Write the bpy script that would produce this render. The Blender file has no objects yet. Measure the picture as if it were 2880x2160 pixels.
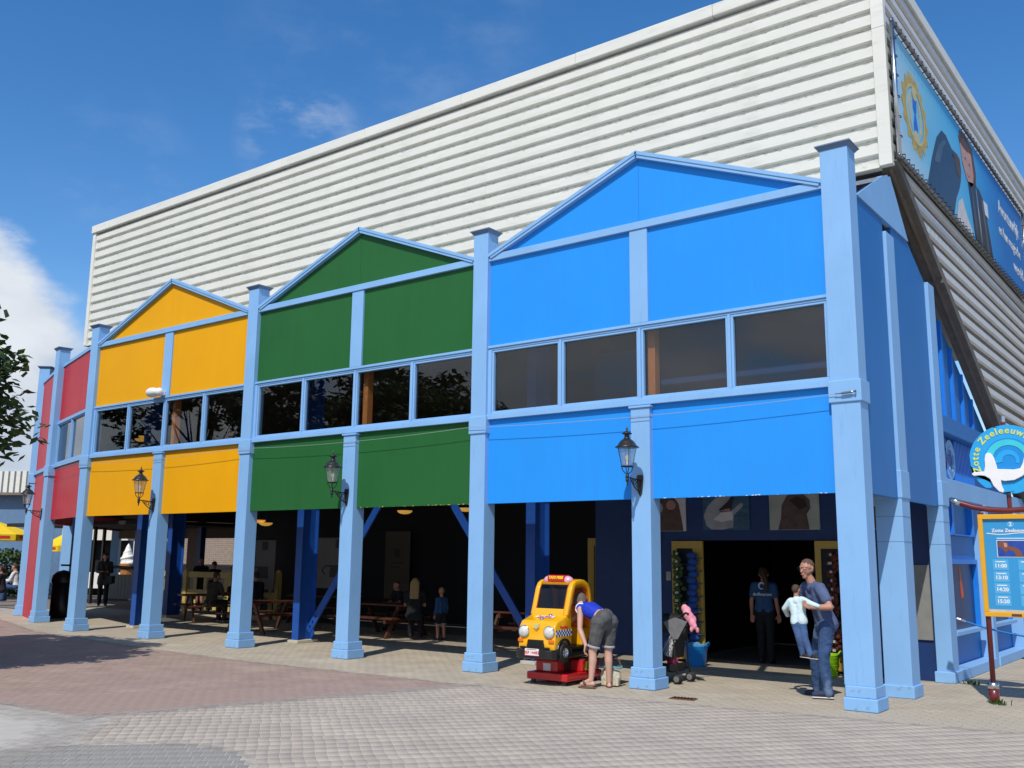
import bpy, bmesh, math, random
import numpy as np
from mathutils import Vector, Matrix, Euler
random.seed(7); np.random.seed(7)
scn = bpy.context.scene
col = scn.collection

# ------------------------------------------------------------------ camera
cam_d = bpy.data.cameras.new('camera'); cam = bpy.data.objects.new('camera', cam_d); col.objects.link(cam)
yaw, pitch, roll = 0.6490, 0.1770, 0.0110
f_ = Vector((-math.sin(yaw)*math.cos(pitch), math.cos(yaw)*math.cos(pitch), math.sin(pitch)))
r_ = Vector((math.cos(yaw), math.sin(yaw), 0)); u_ = r_.cross(f_)
r2_ = r_*math.cos(roll)+u_*math.sin(roll); u2_ = u_*math.cos(roll)-r_*math.sin(roll)
M = Matrix((r2_, u2_, -f_)).transposed().to_4x4(); M.translation = Vector((4.294, -12.58, 1.82))
cam.matrix_world = M
cam_d.sensor_width = 36; cam_d.lens = 34.18; cam_d.clip_end = 3000; cam_d.clip_start = .05
scn.camera = cam

# ------------------------------------------------------------------ sky, sun, exposure
SUN = Vector((-.34, 1.0, -1.29)).normalized()          # direction the light travels
sun_el = math.asin(-SUN.z); sun_az = math.atan2(-SUN.x, -SUN.y)
w = bpy.data.worlds.new('World'); scn.world = w; w.use_nodes = True
nt = w.node_tree; nt.nodes.clear()
def wn(t, **k):
    n = nt.nodes.new(t)
    for a, b in k.items(): setattr(n, a, b)
    return n
L = nt.links.new
sky = wn('ShaderNodeTexSky', sky_type='NISHITA', sun_disc=False)
sky.sun_elevation = sun_el; sky.sun_rotation = sun_az
sky.air_density = 1.0; sky.dust_density = .25; sky.ozone_density = 3.0; sky.altitude = 20
hs = wn('ShaderNodeHueSaturation'); hs.inputs['Saturation'].default_value = 1.30; hs.inputs['Hue'].default_value = .503; hs.inputs['Value'].default_value = 1.10
L(sky.outputs[0], hs.inputs['Color'])
HSFAC = hs.inputs['Fac']
tc = wn('ShaderNodeTexCoord')
sep = wn('ShaderNodeSeparateXYZ'); L(tc.outputs['Generated'], sep.inputs[0])
def noise(scale, detail, vec, rough=.55):
    n = wn('ShaderNodeTexNoise'); n.inputs['Scale'].default_value = scale; n.inputs['Detail'].default_value = detail
    n.inputs['Roughness'].default_value = rough; L(vec, n.inputs['Vector']); return n.outputs['Fac']
def math_(op, a, b=None, clamp=False):
    n = wn('ShaderNodeMath', operation=op); n.use_clamp = clamp
    for i, v in enumerate((a, b)):
        if v is None: continue
        if isinstance(v, (int, float)): n.inputs[i].default_value = v
        else: L(v, n.inputs[i])
    return n.outputs[0]
def rng(v, a, b, c=0., d=1.):
    n = wn('ShaderNodeMapRange'); n.interpolation_type = 'SMOOTHSTEP'
    n.inputs[1].default_value = a; n.inputs[2].default_value = b; n.inputs[3].default_value = c; n.inputs[4].default_value = d
    L(v, n.inputs[0]); return n.outputs[0]
def dirmask(d, a, b):
    n = wn('ShaderNodeVectorMath', operation='DOT_PRODUCT'); L(tc.outputs['Generated'], n.inputs[0]); n.inputs[1].default_value = Vector(d).normalized()
    return rng(n.outputs['Value'], a, b)
L(rng(sep.outputs['Z'], .02, .30, .0, 1.), HSFAC)
mp = wn('ShaderNodeMapping'); mp.inputs['Scale'].default_value = (1, 1, 2.2); L(tc.outputs['Generated'], mp.inputs[0])
n_big = noise(2.6, 9, mp.outputs[0], .56)
n_mid = noise(11, 8, mp.outputs[0], .6)
low = rng(sep.outputs['Z'], .52, .02)                   # cumulus sit low around the horizon
cum = math_('ADD', n_big, math_('MULTIPLY', low, .16))
bank = dirmask((-.872, .40, .285), .958, .998)          # the bank low on the left of the view
bank2 = dirmask((-.87, .45, .12), .955, .995)
cum = math_('ADD', cum, math_('MULTIPLY', bank, .15)); cum = math_('ADD', cum, math_('MULTIPLY', bank2, .13))
cum = math_('ADD', cum, rng(sep.outputs['Y'], .1, -.35, 0., .135))
clear2 = dirmask((-.77, .48, .42), .965, .992); cum = math_('SUBTRACT', cum, math_('MULTIPLY', clear2, .13))
clear = dirmask((-.55, .74, .52), .80, .93)             # clear blue over the hall
cum = math_('SUBTRACT', cum, math_('MULTIPLY', clear, .24))
cumm = rng(math_('ADD', cum, math_('MULTIPLY', n_mid, .16)), .725, .87)
wis = math_('MULTIPLY', dirmask((-.610, .62, .49), .983, .9998), rng(math_('ADD', n_mid, math_('MULTIPLY', n_big, .3)), .56, .95))
wis2 = math_('MULTIPLY', dirmask((-.704, .583, .400), .9975, .99995), rng(n_mid, .42, .68))
wis3 = math_('MULTIPLY', dirmask((-.815, .458, .352), .996, .9999), rng(n_mid, .45, .72))
wisp = math_('MAXIMUM', math_('MULTIPLY', wis, .09), math_('MAXIMUM', math_('MULTIPLY', wis2, .42), math_('MULTIPLY', wis3, .06)))
cloud = math_('MAXIMUM', cumm, wisp, True)
shade = rng(noise(5.5, 6, mp.outputs[0], .5), .35, .66, .30, 1.0)
ccol = wn('ShaderNodeMixRGB'); ccol.inputs[1].default_value = (2.9, 3.5, 4.5, 1); ccol.inputs[2].default_value = (5.5, 5.8, 6.2, 1); L(shade, ccol.inputs[0])
mix = wn('ShaderNodeMixRGB'); L(cloud, mix.inputs[0]); L(hs.outputs[0], mix.inputs[1]); L(ccol.outputs[0], mix.inputs[2])
bg = wn('ShaderNodeBackground'); bg.inputs['Strength'].default_value = .145; L(mix.outputs[0], bg.inputs[0])
wo = wn('ShaderNodeOutputWorld'); L(bg.outputs[0], wo.inputs[0])
sl = bpy.data.lights.new('sun', 'SUN'); sl.energy = 3.95; sl.angle = math.radians(.53); sl.color = (1, .955, .89)
sun = bpy.data.objects.new('sun', sl); col.objects.link(sun); sun.rotation_euler = SUN.to_track_quat('-Z', 'Y').to_euler(); sun.location = (0, -20, 30)
scn.view_settings.view_transform = 'Standard'; scn.view_settings.look = 'None'; scn.view_settings.gamma = 1
scn.view_settings.use_curve_mapping = False; scn.view_settings.exposure = 0.0
scn.cycles.max_bounces = 8; scn.cycles.transparent_max_bounces = 16

# ------------------------------------------------------------------ materials
MATS = {}
def mat(name, rgb, rough=.5, metal=0., var=.06, vscale=6., bump=0., bscale=80., spec=.5, coat=0., dirt=None, attr=None, trans=0., ior=1.45, stretch=None, alpha=None):
    """Principled paint/stone/cloth with procedural unevenness."""
    m = bpy.data.materials.new(name); m.use_nodes = True; n = m.node_tree; b = n.nodes['Principled BSDF']
    b.inputs['Roughness'].default_value = rough; b.inputs['Metallic'].default_value = metal
    b.inputs['Specular IOR Level'].default_value = spec; b.inputs['Coat Weight'].default_value = coat; b.inputs['IOR'].default_value = ior
    b.inputs['Transmission Weight'].default_value = trans
    tcn = n.nodes.new('ShaderNodeTexCoord'); vec = tcn.outputs['Object']
    if stretch:
        mpn = n.nodes.new('ShaderNodeMapping'); mpn.inputs['Scale'].default_value = stretch; n.links.new(vec, mpn.inputs[0]); vec = mpn.outputs[0]
    nz = n.nodes.new('ShaderNodeTexNoise'); nz.inputs['Scale'].default_value = vscale; nz.inputs['Detail'].default_value = 6; n.links.new(vec, nz.inputs['Vector'])
    mr = n.nodes.new('ShaderNodeMapRange'); mr.inputs[1].default_value = .25; mr.inputs[2].default_value = .75; mr.inputs[3].default_value = 1-var; mr.inputs[4].default_value = 1+var
    n.links.new(nz.outputs['Fac'], mr.inputs[0])
    mul = n.nodes.new('ShaderNodeVectorMath'); mul.operation = 'SCALE'; mul.inputs[0].default_value = rgb; n.links.new(mr.outputs[0], mul.inputs['Scale'])
    out = mul.outputs[0]
    if attr:
        a = n.nodes.new('ShaderNodeAttribute'); a.attribute_name = attr
        m2 = n.nodes.new('ShaderNodeVectorMath'); m2.operation = 'MULTIPLY'; n.links.new(out, m2.inputs[0]); n.links.new(a.outputs['Color'], m2.inputs[1]); out = m2.outputs[0]
    if dirt:
        drgb, dscale, lo, hi = dirt[:4]
        dz = n.nodes.new('ShaderNodeTexNoise'); dz.inputs['Scale'].default_value = dscale; dz.inputs['Detail'].default_value = 8; dz.inputs['Roughness'].default_value = .65
        dv = tcn.outputs['Object']
        if len(dirt) > 4:
            mpn = n.nodes.new('ShaderNodeMapping'); mpn.inputs['Scale'].default_value = dirt[4]; n.links.new(dv, mpn.inputs[0]); dv = mpn.outputs[0]
        n.links.new(dv, dz.inputs['Vector'])
        r = n.nodes.new('ShaderNodeMapRange'); r.inputs[1].default_value = lo; r.inputs[2].default_value = hi; n.links.new(dz.outputs['Fac'], r.inputs[0])
        mx = n.nodes.new('ShaderNodeMixRGB'); n.links.new(r.outputs[0], mx.inputs[0]); n.links.new(out, mx.inputs[1]); mx.inputs[2].default_value = (*drgb, 1); out = mx.outputs[0]
    n.links.new(out, b.inputs['Base Color'])
    if bump:
        bz = n.nodes.new('ShaderNodeTexNoise'); bz.inputs['Scale'].default_value = bscale; bz.inputs['Detail'].default_value = 4; n.links.new(vec, bz.inputs['Vector'])
        bp = n.nodes.new('ShaderNodeBump'); bp.inputs['Strength'].default_value = bump; bp.inputs['Distance'].default_value = .01
        n.links.new(bz.outputs['Fac'], bp.inputs['Height']); n.links.new(bp.outputs[0], b.inputs['Normal'])
    MATS[name] = m; return m
def glass(name, tint, refl=.06, rough=.0, facing=.9):
    """thin pane: clear transmission that lets the sun through, plus Fresnel mirror"""
    m = bpy.data.materials.new(name); m.use_nodes = True; n = m.node_tree; n.nodes.clear()
    o = n.nodes.new('ShaderNodeOutputMaterial'); t = n.nodes.new('ShaderNodeBsdfTransparent'); t.inputs[0].default_value = (*tint, 1)
    g = n.nodes.new('ShaderNodeBsdfGlossy'); g.inputs['Roughness'].default_value = rough
    lw = n.nodes.new('ShaderNodeLayerWeight'); fr = n.nodes.new('ShaderNodeMath'); fr.operation = 'POWER'; fr.inputs[1].default_value = 5; n.links.new(lw.outputs['Facing'], fr.inputs[0])
    ad = n.nodes.new('ShaderNodeMath'); ad.operation = 'MULTIPLY_ADD'; ad.inputs[1].default_value = facing; ad.inputs[2].default_value = refl; n.links.new(fr.outputs[0], ad.inputs[0])
    mx = n.nodes.new('ShaderNodeMixShader'); n.links.new(ad.outputs[0], mx.inputs[0]); n.links.new(t.outputs[0], mx.inputs[1]); n.links.new(g.outputs[0], mx.inputs[2]); n.links.new(mx.outputs[0], o.inputs[0])
    MATS[name] = m; return m
def frosted(name, k):
    m = MATS[name]; n = m.node_tree; o = n.nodes['Material Output']; src = o.inputs[0].links[0].from_socket
    d = n.nodes.new('ShaderNodeBsdfTranslucent'); d.inputs[0].default_value = (.75,.78,.78,1); d2 = n.nodes.new('ShaderNodeBsdfDiffuse'); d2.inputs[0].default_value = (.75,.78,.78,1)
    a = n.nodes.new('ShaderNodeMixShader'); a.inputs[0].default_value = .5; n.links.new(d.outputs[0], a.inputs[1]); n.links.new(d2.outputs[0], a.inputs[2])
    b = n.nodes.new('ShaderNodeMixShader'); b.inputs[0].default_value = k; n.links.new(src, b.inputs[1]); n.links.new(a.outputs[0], b.inputs[2]); n.links.new(b.outputs[0], o.inputs[0])
def emit(name, rgb, s):
    m = bpy.data.materials.new(name); m.use_nodes = True; b = m.node_tree.nodes['Principled BSDF']
    b.inputs['Base Color'].default_value = (*rgb, 1); b.inputs['Emission Color'].default_value = (*rgb, 1); b.inputs['Emission Strength'].default_value = s
    MATS[name] = m; return m

# ------------------------------------------------------------------ mesh helpers
class MB:
    def __init__(s): s.v = []; s.f = []; s.mi = []
    def add(s, vs, fs, mi=0):
        o = len(s.v); s.v += [tuple(x) for x in vs]; s.f += [tuple(i+o for i in f) for f in fs]; s.mi += [mi]*len(fs); return s
    def box(s, x0, x1, y0, y1, z0, z1, mi=0):
        return s.add([(x0,y0,z0),(x1,y0,z0),(x1,y1,z0),(x0,y1,z0),(x0,y0,z1),(x1,y0,z1),(x1,y1,z1),(x0,y1,z1)],
                     [(0,3,2,1),(4,5,6,7),(0,1,5,4),(1,2,6,5),(2,3,7,6),(3,0,4,7)], mi)
    def prism(s, poly, a, b, ax='y', mi=0):
        """extrude a 2D polygon: ax 'y' -> poly is (x,z); 'x' -> (y,z); 'z' -> (x,y)"""
        A = sum(poly[i][0]*poly[(i+1)%len(poly)][1]-poly[(i+1)%len(poly)][0]*poly[i][1] for i in range(len(poly)))
        if A < 0: poly = poly[::-1]
        m = {'y': lambda p, t: (p[0], t, p[1]), 'x': lambda p, t: (t, p[0], p[1]), 'z': lambda p, t: (p[0], p[1], t)}[ax]
        n = len(poly); vs = [m(p, a) for p in poly]+[m(p, b) for p in poly]
        fs = [tuple(range(n)) , tuple(range(2*n-1, n-1, -1))]+[(i, i+n, (i+1)%n+n, (i+1)%n) for i in range(n)]
        flip = (ax == 'y') != (b < a)
        if ax in ('x', 'z'): flip = not (b < a)
        if ax == 'y': flip = (b < a)
        if flip: fs = [f[::-1] for f in fs]
        return s.add(vs, fs, mi)
    def tube(s, path, r, n=8, mi=0, caps=True):
        path = [Vector(p) for p in path]; rs = r if isinstance(r, (list, tuple)) else [r]*len(path)
        o = len(s.v); ref = None; vs = []
        for i, p in enumerate(path):
            t = (path[min(i+1, len(path)-1)]-path[max(i-1, 0)]).normalized()
            if ref is None: ref = Vector((0,0,1)) if abs(t.z) < .9 else Vector((1,0,0))
            u = (ref-t*ref.dot(t)).normalized(); v = t.cross(u); ref = u
            for k in range(n):
                a = 2*math.pi*k/n; vs.append(p+(u*math.cos(a)+v*math.sin(a))*rs[i])
        fs = [(i*n+k, i*n+(k+1)%n, (i+1)*n+(k+1)%n, (i+1)*n+k) for i in range(len(path)-1) for k in range(n)]
        if caps: fs += [tuple(range(n-1, -1, -1)), tuple((len(path)-1)*n+k for k in range(n))]
        return s.add(vs, fs, mi)
    def lathe(s, prof, c=(0,0,0), n=20, mi=0, axis='z', a0=0., a1=2*math.pi):
        """prof: list of (r, h)"""
        c = Vector(c); vs = []; full = abs(a1-a0-2*math.pi) < 1e-6; m = n if full else n+1
        for r, h in prof:
            for k in range(m):
                a = a0+(a1-a0)*k/n; x, y = r*math.cos(a), r*math.sin(a)
                vs.append(c+(Vector((x, y, h)) if axis == 'z' else Vector((h, x, y)) if axis == 'x' else Vector((y, h, x))))
        fs = [(i*m+k, i*m+(k+1)%m, (i+1)*m+(k+1)%m, (i+1)*m+k) for i in range(len(prof)-1) for k in range(n if full else n)]
        return s.add(vs, fs, mi)
    def sphere(s, c, r, n=12, m=8, mi=0, sc=(1,1,1)):
        c = Vector(c); pr = []
        vs = [c+Vector((0,0,-r*sc[2]))]
        for i in range(1, m):
            t = -math.pi/2+math.pi*i/m
            for k in range(n):
                a = 2*math.pi*k/n; vs.append(c+Vector((math.cos(t)*math.cos(a)*r*sc[0], math.cos(t)*math.sin(a)*r*sc[1], math.sin(t)*r*sc[2])))
        vs.append(c+Vector((0,0,r*sc[2])))
        fs = [(0, 1+(k+1)%n, 1+k) for k in range(n)]
        fs += [(1+i*n+k, 1+i*n+(k+1)%n, 1+(i+1)*n+(k+1)%n, 1+(i+1)*n+k) for i in range(m-2) for k in range(n)]
        e = len(vs)-1; fs += [(e, 1+(m-2)*n+k, 1+(m-2)*n+(k+1)%n) for k in range(n)]
        return s.add(vs, fs, mi)
    def xf(s, Mx, start=0):
        for i in range(start, len(s.v)): s.v[i] = tuple(Mx @ Vector(s.v[i]))
        return s
    def mesh(s, name):
        me = bpy.data.meshes.new(name); me.from_pydata(s.v, [], s.f); me.validate()
        return me
def rawobj(name, me, parent=None, loc=None):
    o = bpy.data.objects.new(name, me); col.objects.link(o)
    if parent: o.parent = parent
    if loc is not None: o.location = loc
    return o
def obj(name, mb, m, parent=None, loc=None, smooth=False, bevel=0., seg=2, weld=False):
    me = mb.mesh(name) if isinstance(mb, MB) else mb
    for x in (m if isinstance(m, (list, tuple)) else [m]): me.materials.append(MATS[x] if isinstance(x, str) else x)
    if isinstance(mb, MB) and len(me.polygons) == len(mb.mi): me.polygons.foreach_set('material_index', mb.mi)
    if smooth: me.polygons.foreach_set('use_smooth', [True]*len(me.polygons))
    o = rawobj(name, me, parent, loc)
    if bevel:
        b = o.modifiers.new('bevel', 'BEVEL'); b.width = bevel; b.segments = seg; b.limit_method = 'ANGLE'; b.angle_limit = .6
    return o
def tag(o, label=None, cat=None, group=None, kind=None):
    if label: o['label'] = label
    if cat: o['category'] = cat
    if group: o['group'] = group
    if kind: o['kind'] = kind
    return o
def thing(name, label, cat, loc=(0,0,0), rz=0., group=None):
    o = bpy.data.objects.new(name, None); col.objects.link(o); o.location = loc; o.rotation_euler = (0,0,rz); o.empty_display_size = .2
    return tag(o, label, cat, group)
def kids(o): return [c for c in bpy.data.objects if c.parent == o]
def dup(o, parent=None, loc=None, rz=None, label=None, deep=True):
    c = o.copy(); col.objects.link(c); c.parent = parent if parent else o.parent
    if loc is not None: c.location = loc
    if rz is not None: c.rotation_euler = (0,0,rz)
    if label: c['label'] = label
    if deep:
        for k in kids(o):
            if k != c: dup(k, c)
    return c
def text_mesh(txt, size, depth=.002, bold=0., align='CENTER', shear=0.):
    cu = bpy.data.curves.new('t', 'FONT'); cu.body = txt; cu.size = size; cu.extrude = depth; cu.align_x = align; cu.align_y = 'CENTER'; cu.offset = bold; cu.shear = shear; cu.resolution_u = 3
    o = bpy.data.objects.new('t', cu); col.objects.link(o); bpy.context.view_layer.update()
    me = bpy.data.meshes.new_from_object(o.evaluated_get(bpy.context.evaluated_depsgraph_get()))
    bpy.data.objects.remove(o); bpy.data.curves.remove(cu); me.name = 'lettering'; me.materials.clear(); return me
def lettering(txt, size, mtx, m, parent, bold=0., depth=.002, align='CENTER', name='lettering', shear=0.):
    me = text_mesh(txt, size, depth, bold, align, shear); me.transform(mtx)
    return obj(name, me, m, parent)
def basis(origin, xdir, up):
    """matrix that lays text (x right, y up) on a wall"""
    x = Vector(xdir).normalized(); u = Vector(up); y = (u-x*u.dot(x)).normalized(); z = x.cross(y)
    Mx = Matrix((x, y, z)).transposed().to_4x4(); Mx.translation = Vector(origin); return Mx
def remesh(mb, voxel, smooth_it=6):
    me = mb.mesh('tmp'); o = bpy.data.objects.new('tmp', me); col.objects.link(o)
    r = o.modifiers.new('r', 'REMESH'); r.mode = 'VOXEL'; r.voxel_size = voxel
    if smooth_it:
        sm = o.modifiers.new('s', 'SMOOTH'); sm.factor = .5; sm.iterations = smooth_it
    bpy.context.view_layer.update()
    out = bpy.data.meshes.new_from_object(o.evaluated_get(bpy.context.evaluated_depsgraph_get()))
    bpy.data.objects.remove(o); bpy.data.meshes.remove(me); return out
# ------------------------------------------------------------------ colours
mat('pale_blue', (.232,.445,.725), .5, var=.06, vscale=1.4, spec=.3, bump=.06, bscale=40, dirt=((.19,.37,.62), 7, .56, .80, (3,3,.35)))
mat('pale_blue_foot', (.232,.445,.725), .55, var=.08, vscale=2, spec=.3, bump=.1, bscale=50, dirt=((.17,.26,.36), 11, .56, .74))
mat('cap_blue', (.12,.19,.30), .55)
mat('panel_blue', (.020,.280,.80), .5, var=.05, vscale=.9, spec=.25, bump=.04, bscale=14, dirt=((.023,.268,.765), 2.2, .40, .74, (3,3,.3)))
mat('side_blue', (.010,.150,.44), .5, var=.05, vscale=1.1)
mat('bright_blue', (.012,.20,.70), .35, var=.05)
mat('panel_yellow', (.80,.37,.001), .5, var=.045, vscale=.9, spec=.2, bump=.04, bscale=14, dirt=((.785,.361,.0015), 2.2, .40, .74, (2,2,.4)))
mat('panel_green', (.018,.115,.028), .5, var=.07, vscale=.9, spec=.25, bump=.04, bscale=14, dirt=((.021,.121,.033), 2.2, .40, .74, (3,3,.3)))
mat('panel_red', (.50,.014,.020), .40, var=.08, vscale=1.5, spec=.14, dirt=((.36,.02,.03), 5, .5, .75, (3,3,.2)))
mat('chip_white', (.75,.76,.74), .7)
mat('chip_yellow', (.75,.62,.10), .7)
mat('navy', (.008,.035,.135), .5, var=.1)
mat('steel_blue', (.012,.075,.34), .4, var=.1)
mat('black_wall', (.006,.007,.010), .7)  # near-black stands in for the deep shade under the arcade
mat('ceiling_dark', (.016,.014,.012), .8)  # arcade shade put into the ceiling colour
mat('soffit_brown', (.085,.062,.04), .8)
mat('white_siding', (.715,.71,.635), .5, var=.05, vscale=.8, spec=.3, dirt=((.55,.56,.48), 3, .52, .85, (.5,1,3)))
mat('recess_grey', (.64,.64,.565), .6, var=.12, vscale=4, dirt=((.17,.20,.12), 9, .53, .70, (1,1,5)))
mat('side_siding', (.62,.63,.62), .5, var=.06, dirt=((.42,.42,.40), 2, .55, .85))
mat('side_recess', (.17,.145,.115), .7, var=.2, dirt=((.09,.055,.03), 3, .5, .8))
mat('beam_brown', (.13,.115,.095), .7, var=.2)
mat('roof_grey', (.42,.45,.46), .6, var=.1)
mat('timber_orange', (.42,.16,.045), .5, var=.2, stretch=(14,14,1))
mat('timber_red', (.095,.032,.018), .5, var=.25, stretch=(2,16,16))
mat('timber_dark', (.10,.040,.022), .55, var=.25)
mat('door_yellow', (.50,.33,.06), .5, var=.06)
mat('fence_yellow', (.55,.42,.12), .55, var=.08)
mat('concrete', (.50,.46,.36), .8, var=.12, vscale=12, bump=.2)
mat('black_metal', (.018,.017,.016), .35, spec=.6)
mat('shade_blue', (.11,.20,.33), .6, var=.1); mat('steel', (.62,.62,.62), .25, metal=1.)  # shade_blue: pale blue with the terrace wall's shade put into its colour
mat('dark_steel', (.25,.25,.25), .4, metal=1.)
mat('rust', (.20,.085,.035), .8)
mat('white_plastic', (.78,.78,.76), .35)
mat('grey_board', (.22,.22,.20), .7, var=.1)
mat('wire', (.55,.57,.58), .4, metal=.6)
mat('dark_glass_sheet', (.010,.016,.022), .35, spec=.2)
glass('window_glass', (.90,.90,.89), .058)
glass('red_window_glass', (.6,.64,.7), .14)
glass('lamp_glass', (.86,.88,.86), .10, .15); frosted('lamp_glass', .22)
glass('taxi_screen', (.34,.32,.31), .05)
MATS['lamp_glow'] = None
emit('lamp_glow', (1.0, .55, .10), .38)
emit('bulb', (1.0, .88, .62), .25)

# ------------------------------------------------------------------ ground and paving
mat('sand', (.47,.43,.37), .95, var=.10, vscale=3, bump=.3, bscale=60, dirt=((.24,.225,.21), 30, .60, .72))
mat('far_ground', (.36,.33,.29), .95, var=.15, vscale=2)
mat('joint_sand', (.50,.45,.37), .95, var=.25, vscale=20)
mat('joint_dark', (.20,.175,.15), .95, var=.25, vscale=20)
for nme, c in (('brick_grey', (.395,.335,.272)), ('brick_red', (.318,.226,.186)), ('brick_beige', (.395,.338,.255)), ('brick_dark', (.27,.252,.225))):
    mat(nme, c, .9, var=.09, vscale=2.2, bump=.12, bscale=120, attr='tone', dirt=((c[0]*1.18+.03,c[1]*1.18+.03,c[2]*1.15+.02), 1.3, .46, .74))
mat('brick_grey_plain', (.42,.375,.325), .95, var=.12, vscale=9, bump=.2); mat('brick_beige_plain', (.41,.36,.29), .95, var=.12, vscale=9, bump=.2)
g = MB().add([(-900,-900,-.04),(900,-900,-.04),(900,900,-.04),(-900,900,-.04)], [(0,1,2,3)])
ground = tag(obj('ground', g, 'far_ground'), kind='structure')
def inside(P, poly):
    x, y = P[:,0], P[:,1]; r = np.zeros(len(P), bool); n = len(poly)
    for i in range(n):
        x1, y1 = poly[i]; x2, y2 = poly[(i+1) % n]
        c = ((y1 > y) != (y2 > y)); t = (x2-x1)*(y-y1)/(np.where(y2 == y1, 1e-9, y2-y1))+x1
        r ^= c & (x < t)
    return r
CAMP = np.array([4.294,-12.58])
def unit_brick(lx, ly, h, inset=.001):
    a, b = lx/2, ly/2; i = inset
    v = np.array([(-a,-b,-h),(a,-b,-h),(a,b,-h),(-a,b,-h),(-a,-b,-.0009),(a,-b,-.0009),(a,b,-.0009),(-a,b,-.0009),(-a+i,-b+i,0),(a-i,-b+i,0),(a-i,b-i,0),(-a+i,b-i,0)], float)
    f = [(8,9,10,11)]+[(4+k,4+(k+1)%4,8+(k+1)%4,8+k) for k in range(4)]+[(k,(k+1)%4,4+(k+1)%4,4+k) for k in range(4)]
    return v, f
def paving(name, poly, ang, m, bed, z, lx=.208, ly=.103, joint=.004, skip=None, jitter=.00025, jy=None, shift=.5, stag=0.):
    root = tag(obj(name, MB().add([(x,y,z-.0035) for x, y in poly], [tuple(range(len(poly)))]), bed), kind='structure')
    P = np.array(poly); c, s = math.cos(ang), math.sin(ang); Rm = np.array([[c,-s],[s,c]]); loc = P@Rm
    x0, y0 = loc.min(0)-.3; x1, y1 = loc.max(0)+.3
    rows = np.arange(int((y1-y0)/ly)); nx = int((x1-x0)/lx)+1
    cx = (x0+(np.arange(nx)[None,:]+shift*(rows[:,None] % 2)+stag*np.random.RandomState(2).rand(len(rows))[:,None])*lx).ravel(); cy = np.repeat(y0+rows*ly, nx)
    Cw = np.stack([cx,cy],1)@Rm.T
    k = inside(Cw, poly)
    if skip is not None: k &= ~skip(Cw)
    Cw = Cw[k]; d = np.hypot(*(Cw-CAMP).T); Cw = Cw[np.argsort(d)]
    rs = np.random.RandomState(len(Cw)); v, f = unit_brick(lx-joint, ly-(joint if jy is None else jy), .016)
    tone = np.clip(rs.normal(1, .017, (len(Cw),1)),.8,1.2)*np.array([[1,1,1]])+rs.normal(0,.005,(len(Cw),3))
    a = ang+rs.normal(0,.005,len(Cw)); dz = rs.normal(0,jitter,len(Cw)); off = rs.normal(0,.0012,(len(Cw),2))
    protos = []
    for q in range(10):
        me = bpy.data.meshes.new('brick'); me.from_pydata(v.tolist(), [], f); me.materials.append(MATS[m])
        ca = me.color_attributes.new('tone','FLOAT_COLOR','POINT'); t = 1+(q-4.5)*.005
        ca.data.foreach_set('color', np.tile([t, t*(1+.008*((q*7)%3-1)), t*(1+.012*((q*5)%3-1)), 1], len(v))); protos.append(me)
    n1 = min(300, len(Cw))
    for i in range(n1):
        o = rawobj('brick', protos[rs.randint(10)], root, (Cw[i,0]+off[i,0], Cw[i,1]+off[i,1], z+dz[i])); o.rotation_euler = (rs.normal(0,.0009), rs.normal(0,.0009), a[i])
    if len(Cw) > n1:
        C2, a2, z2 = Cw[n1:]+off[n1:], a[n1:], dz[n1:]; N = len(C2)
        X = np.cos(a2)[:,None]*v[None,:,0]-np.sin(a2)[:,None]*v[None,:,1]+C2[:,:1]; Y = np.sin(a2)[:,None]*v[None,:,0]+np.cos(a2)[:,None]*v[None,:,1]+C2[:,1:]
        Zv = v[None,:,2]+z+z2[:,None]+rs.normal(0,.00012,(N,len(v)))*(v[None,:,2] == 0)
        V = np.stack([X,Y,np.broadcast_to(Zv,X.shape)],-1).reshape(-1,3); F = (np.array(f)[None]+np.arange(N)[:,None,None]*len(v)).reshape(-1,4)
        me = bpy.data.meshes.new('brick_field'); me.vertices.add(len(V)); me.vertices.foreach_set('co', V.ravel())
        me.loops.add(F.size); me.loops.foreach_set('vertex_index', F.ravel().astype(np.int32)); me.polygons.add(len(F)); me.polygons.foreach_set('loop_start', np.arange(0,F.size,4,dtype=np.int32)); me.update(calc_edges=True)
        ca = me.color_attributes.new('tone','FLOAT_COLOR','POINT'); ca.data.foreach_set('color', np.concatenate([np.repeat(tone[n1:],len(v),0), np.ones((N*len(v),1))],1).ravel())
        me.materials.append(MATS[m]); tag(rawobj('brick_field', me, root), kind='stuff')
    return root
def ragged(pts, amp=.05, step=.5):
    out = []; rs = np.random.RandomState(5)
    for i, (x, y) in enumerate(pts):
        x2, y2 = pts[(i+1) % len(pts)]; n = max(1, int(math.hypot(x2-x,y2-y)/step))
        for k in range(n): t = k/n; out.append((x+(x2-x)*t+rs.normal(0,amp)*(k>0), y+(y2-y)*t+rs.normal(0,amp)*(k>0)))
    return out
edge1 = [(-34,3.2),(-27.5,2.0),(-23.1,.75),(-19.1,-.5),(-17.3,-.75),(-13.1,-1.25),(-10,-1.4),(-5.13,-1.28)]
disc = lambda C: (np.hypot(C[:,0]+3.75, C[:,1]+7.85) < 1.36)
paving('red_paving', edge1+[(-5.5,-2.9),(-6.36,-5.9),(-6.55,-6.3),(-8.5,-6.5),(-18,-8.5),(-34,-8)], .12, 'brick_red', 'joint_dark', 0., joint=.004)
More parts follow.
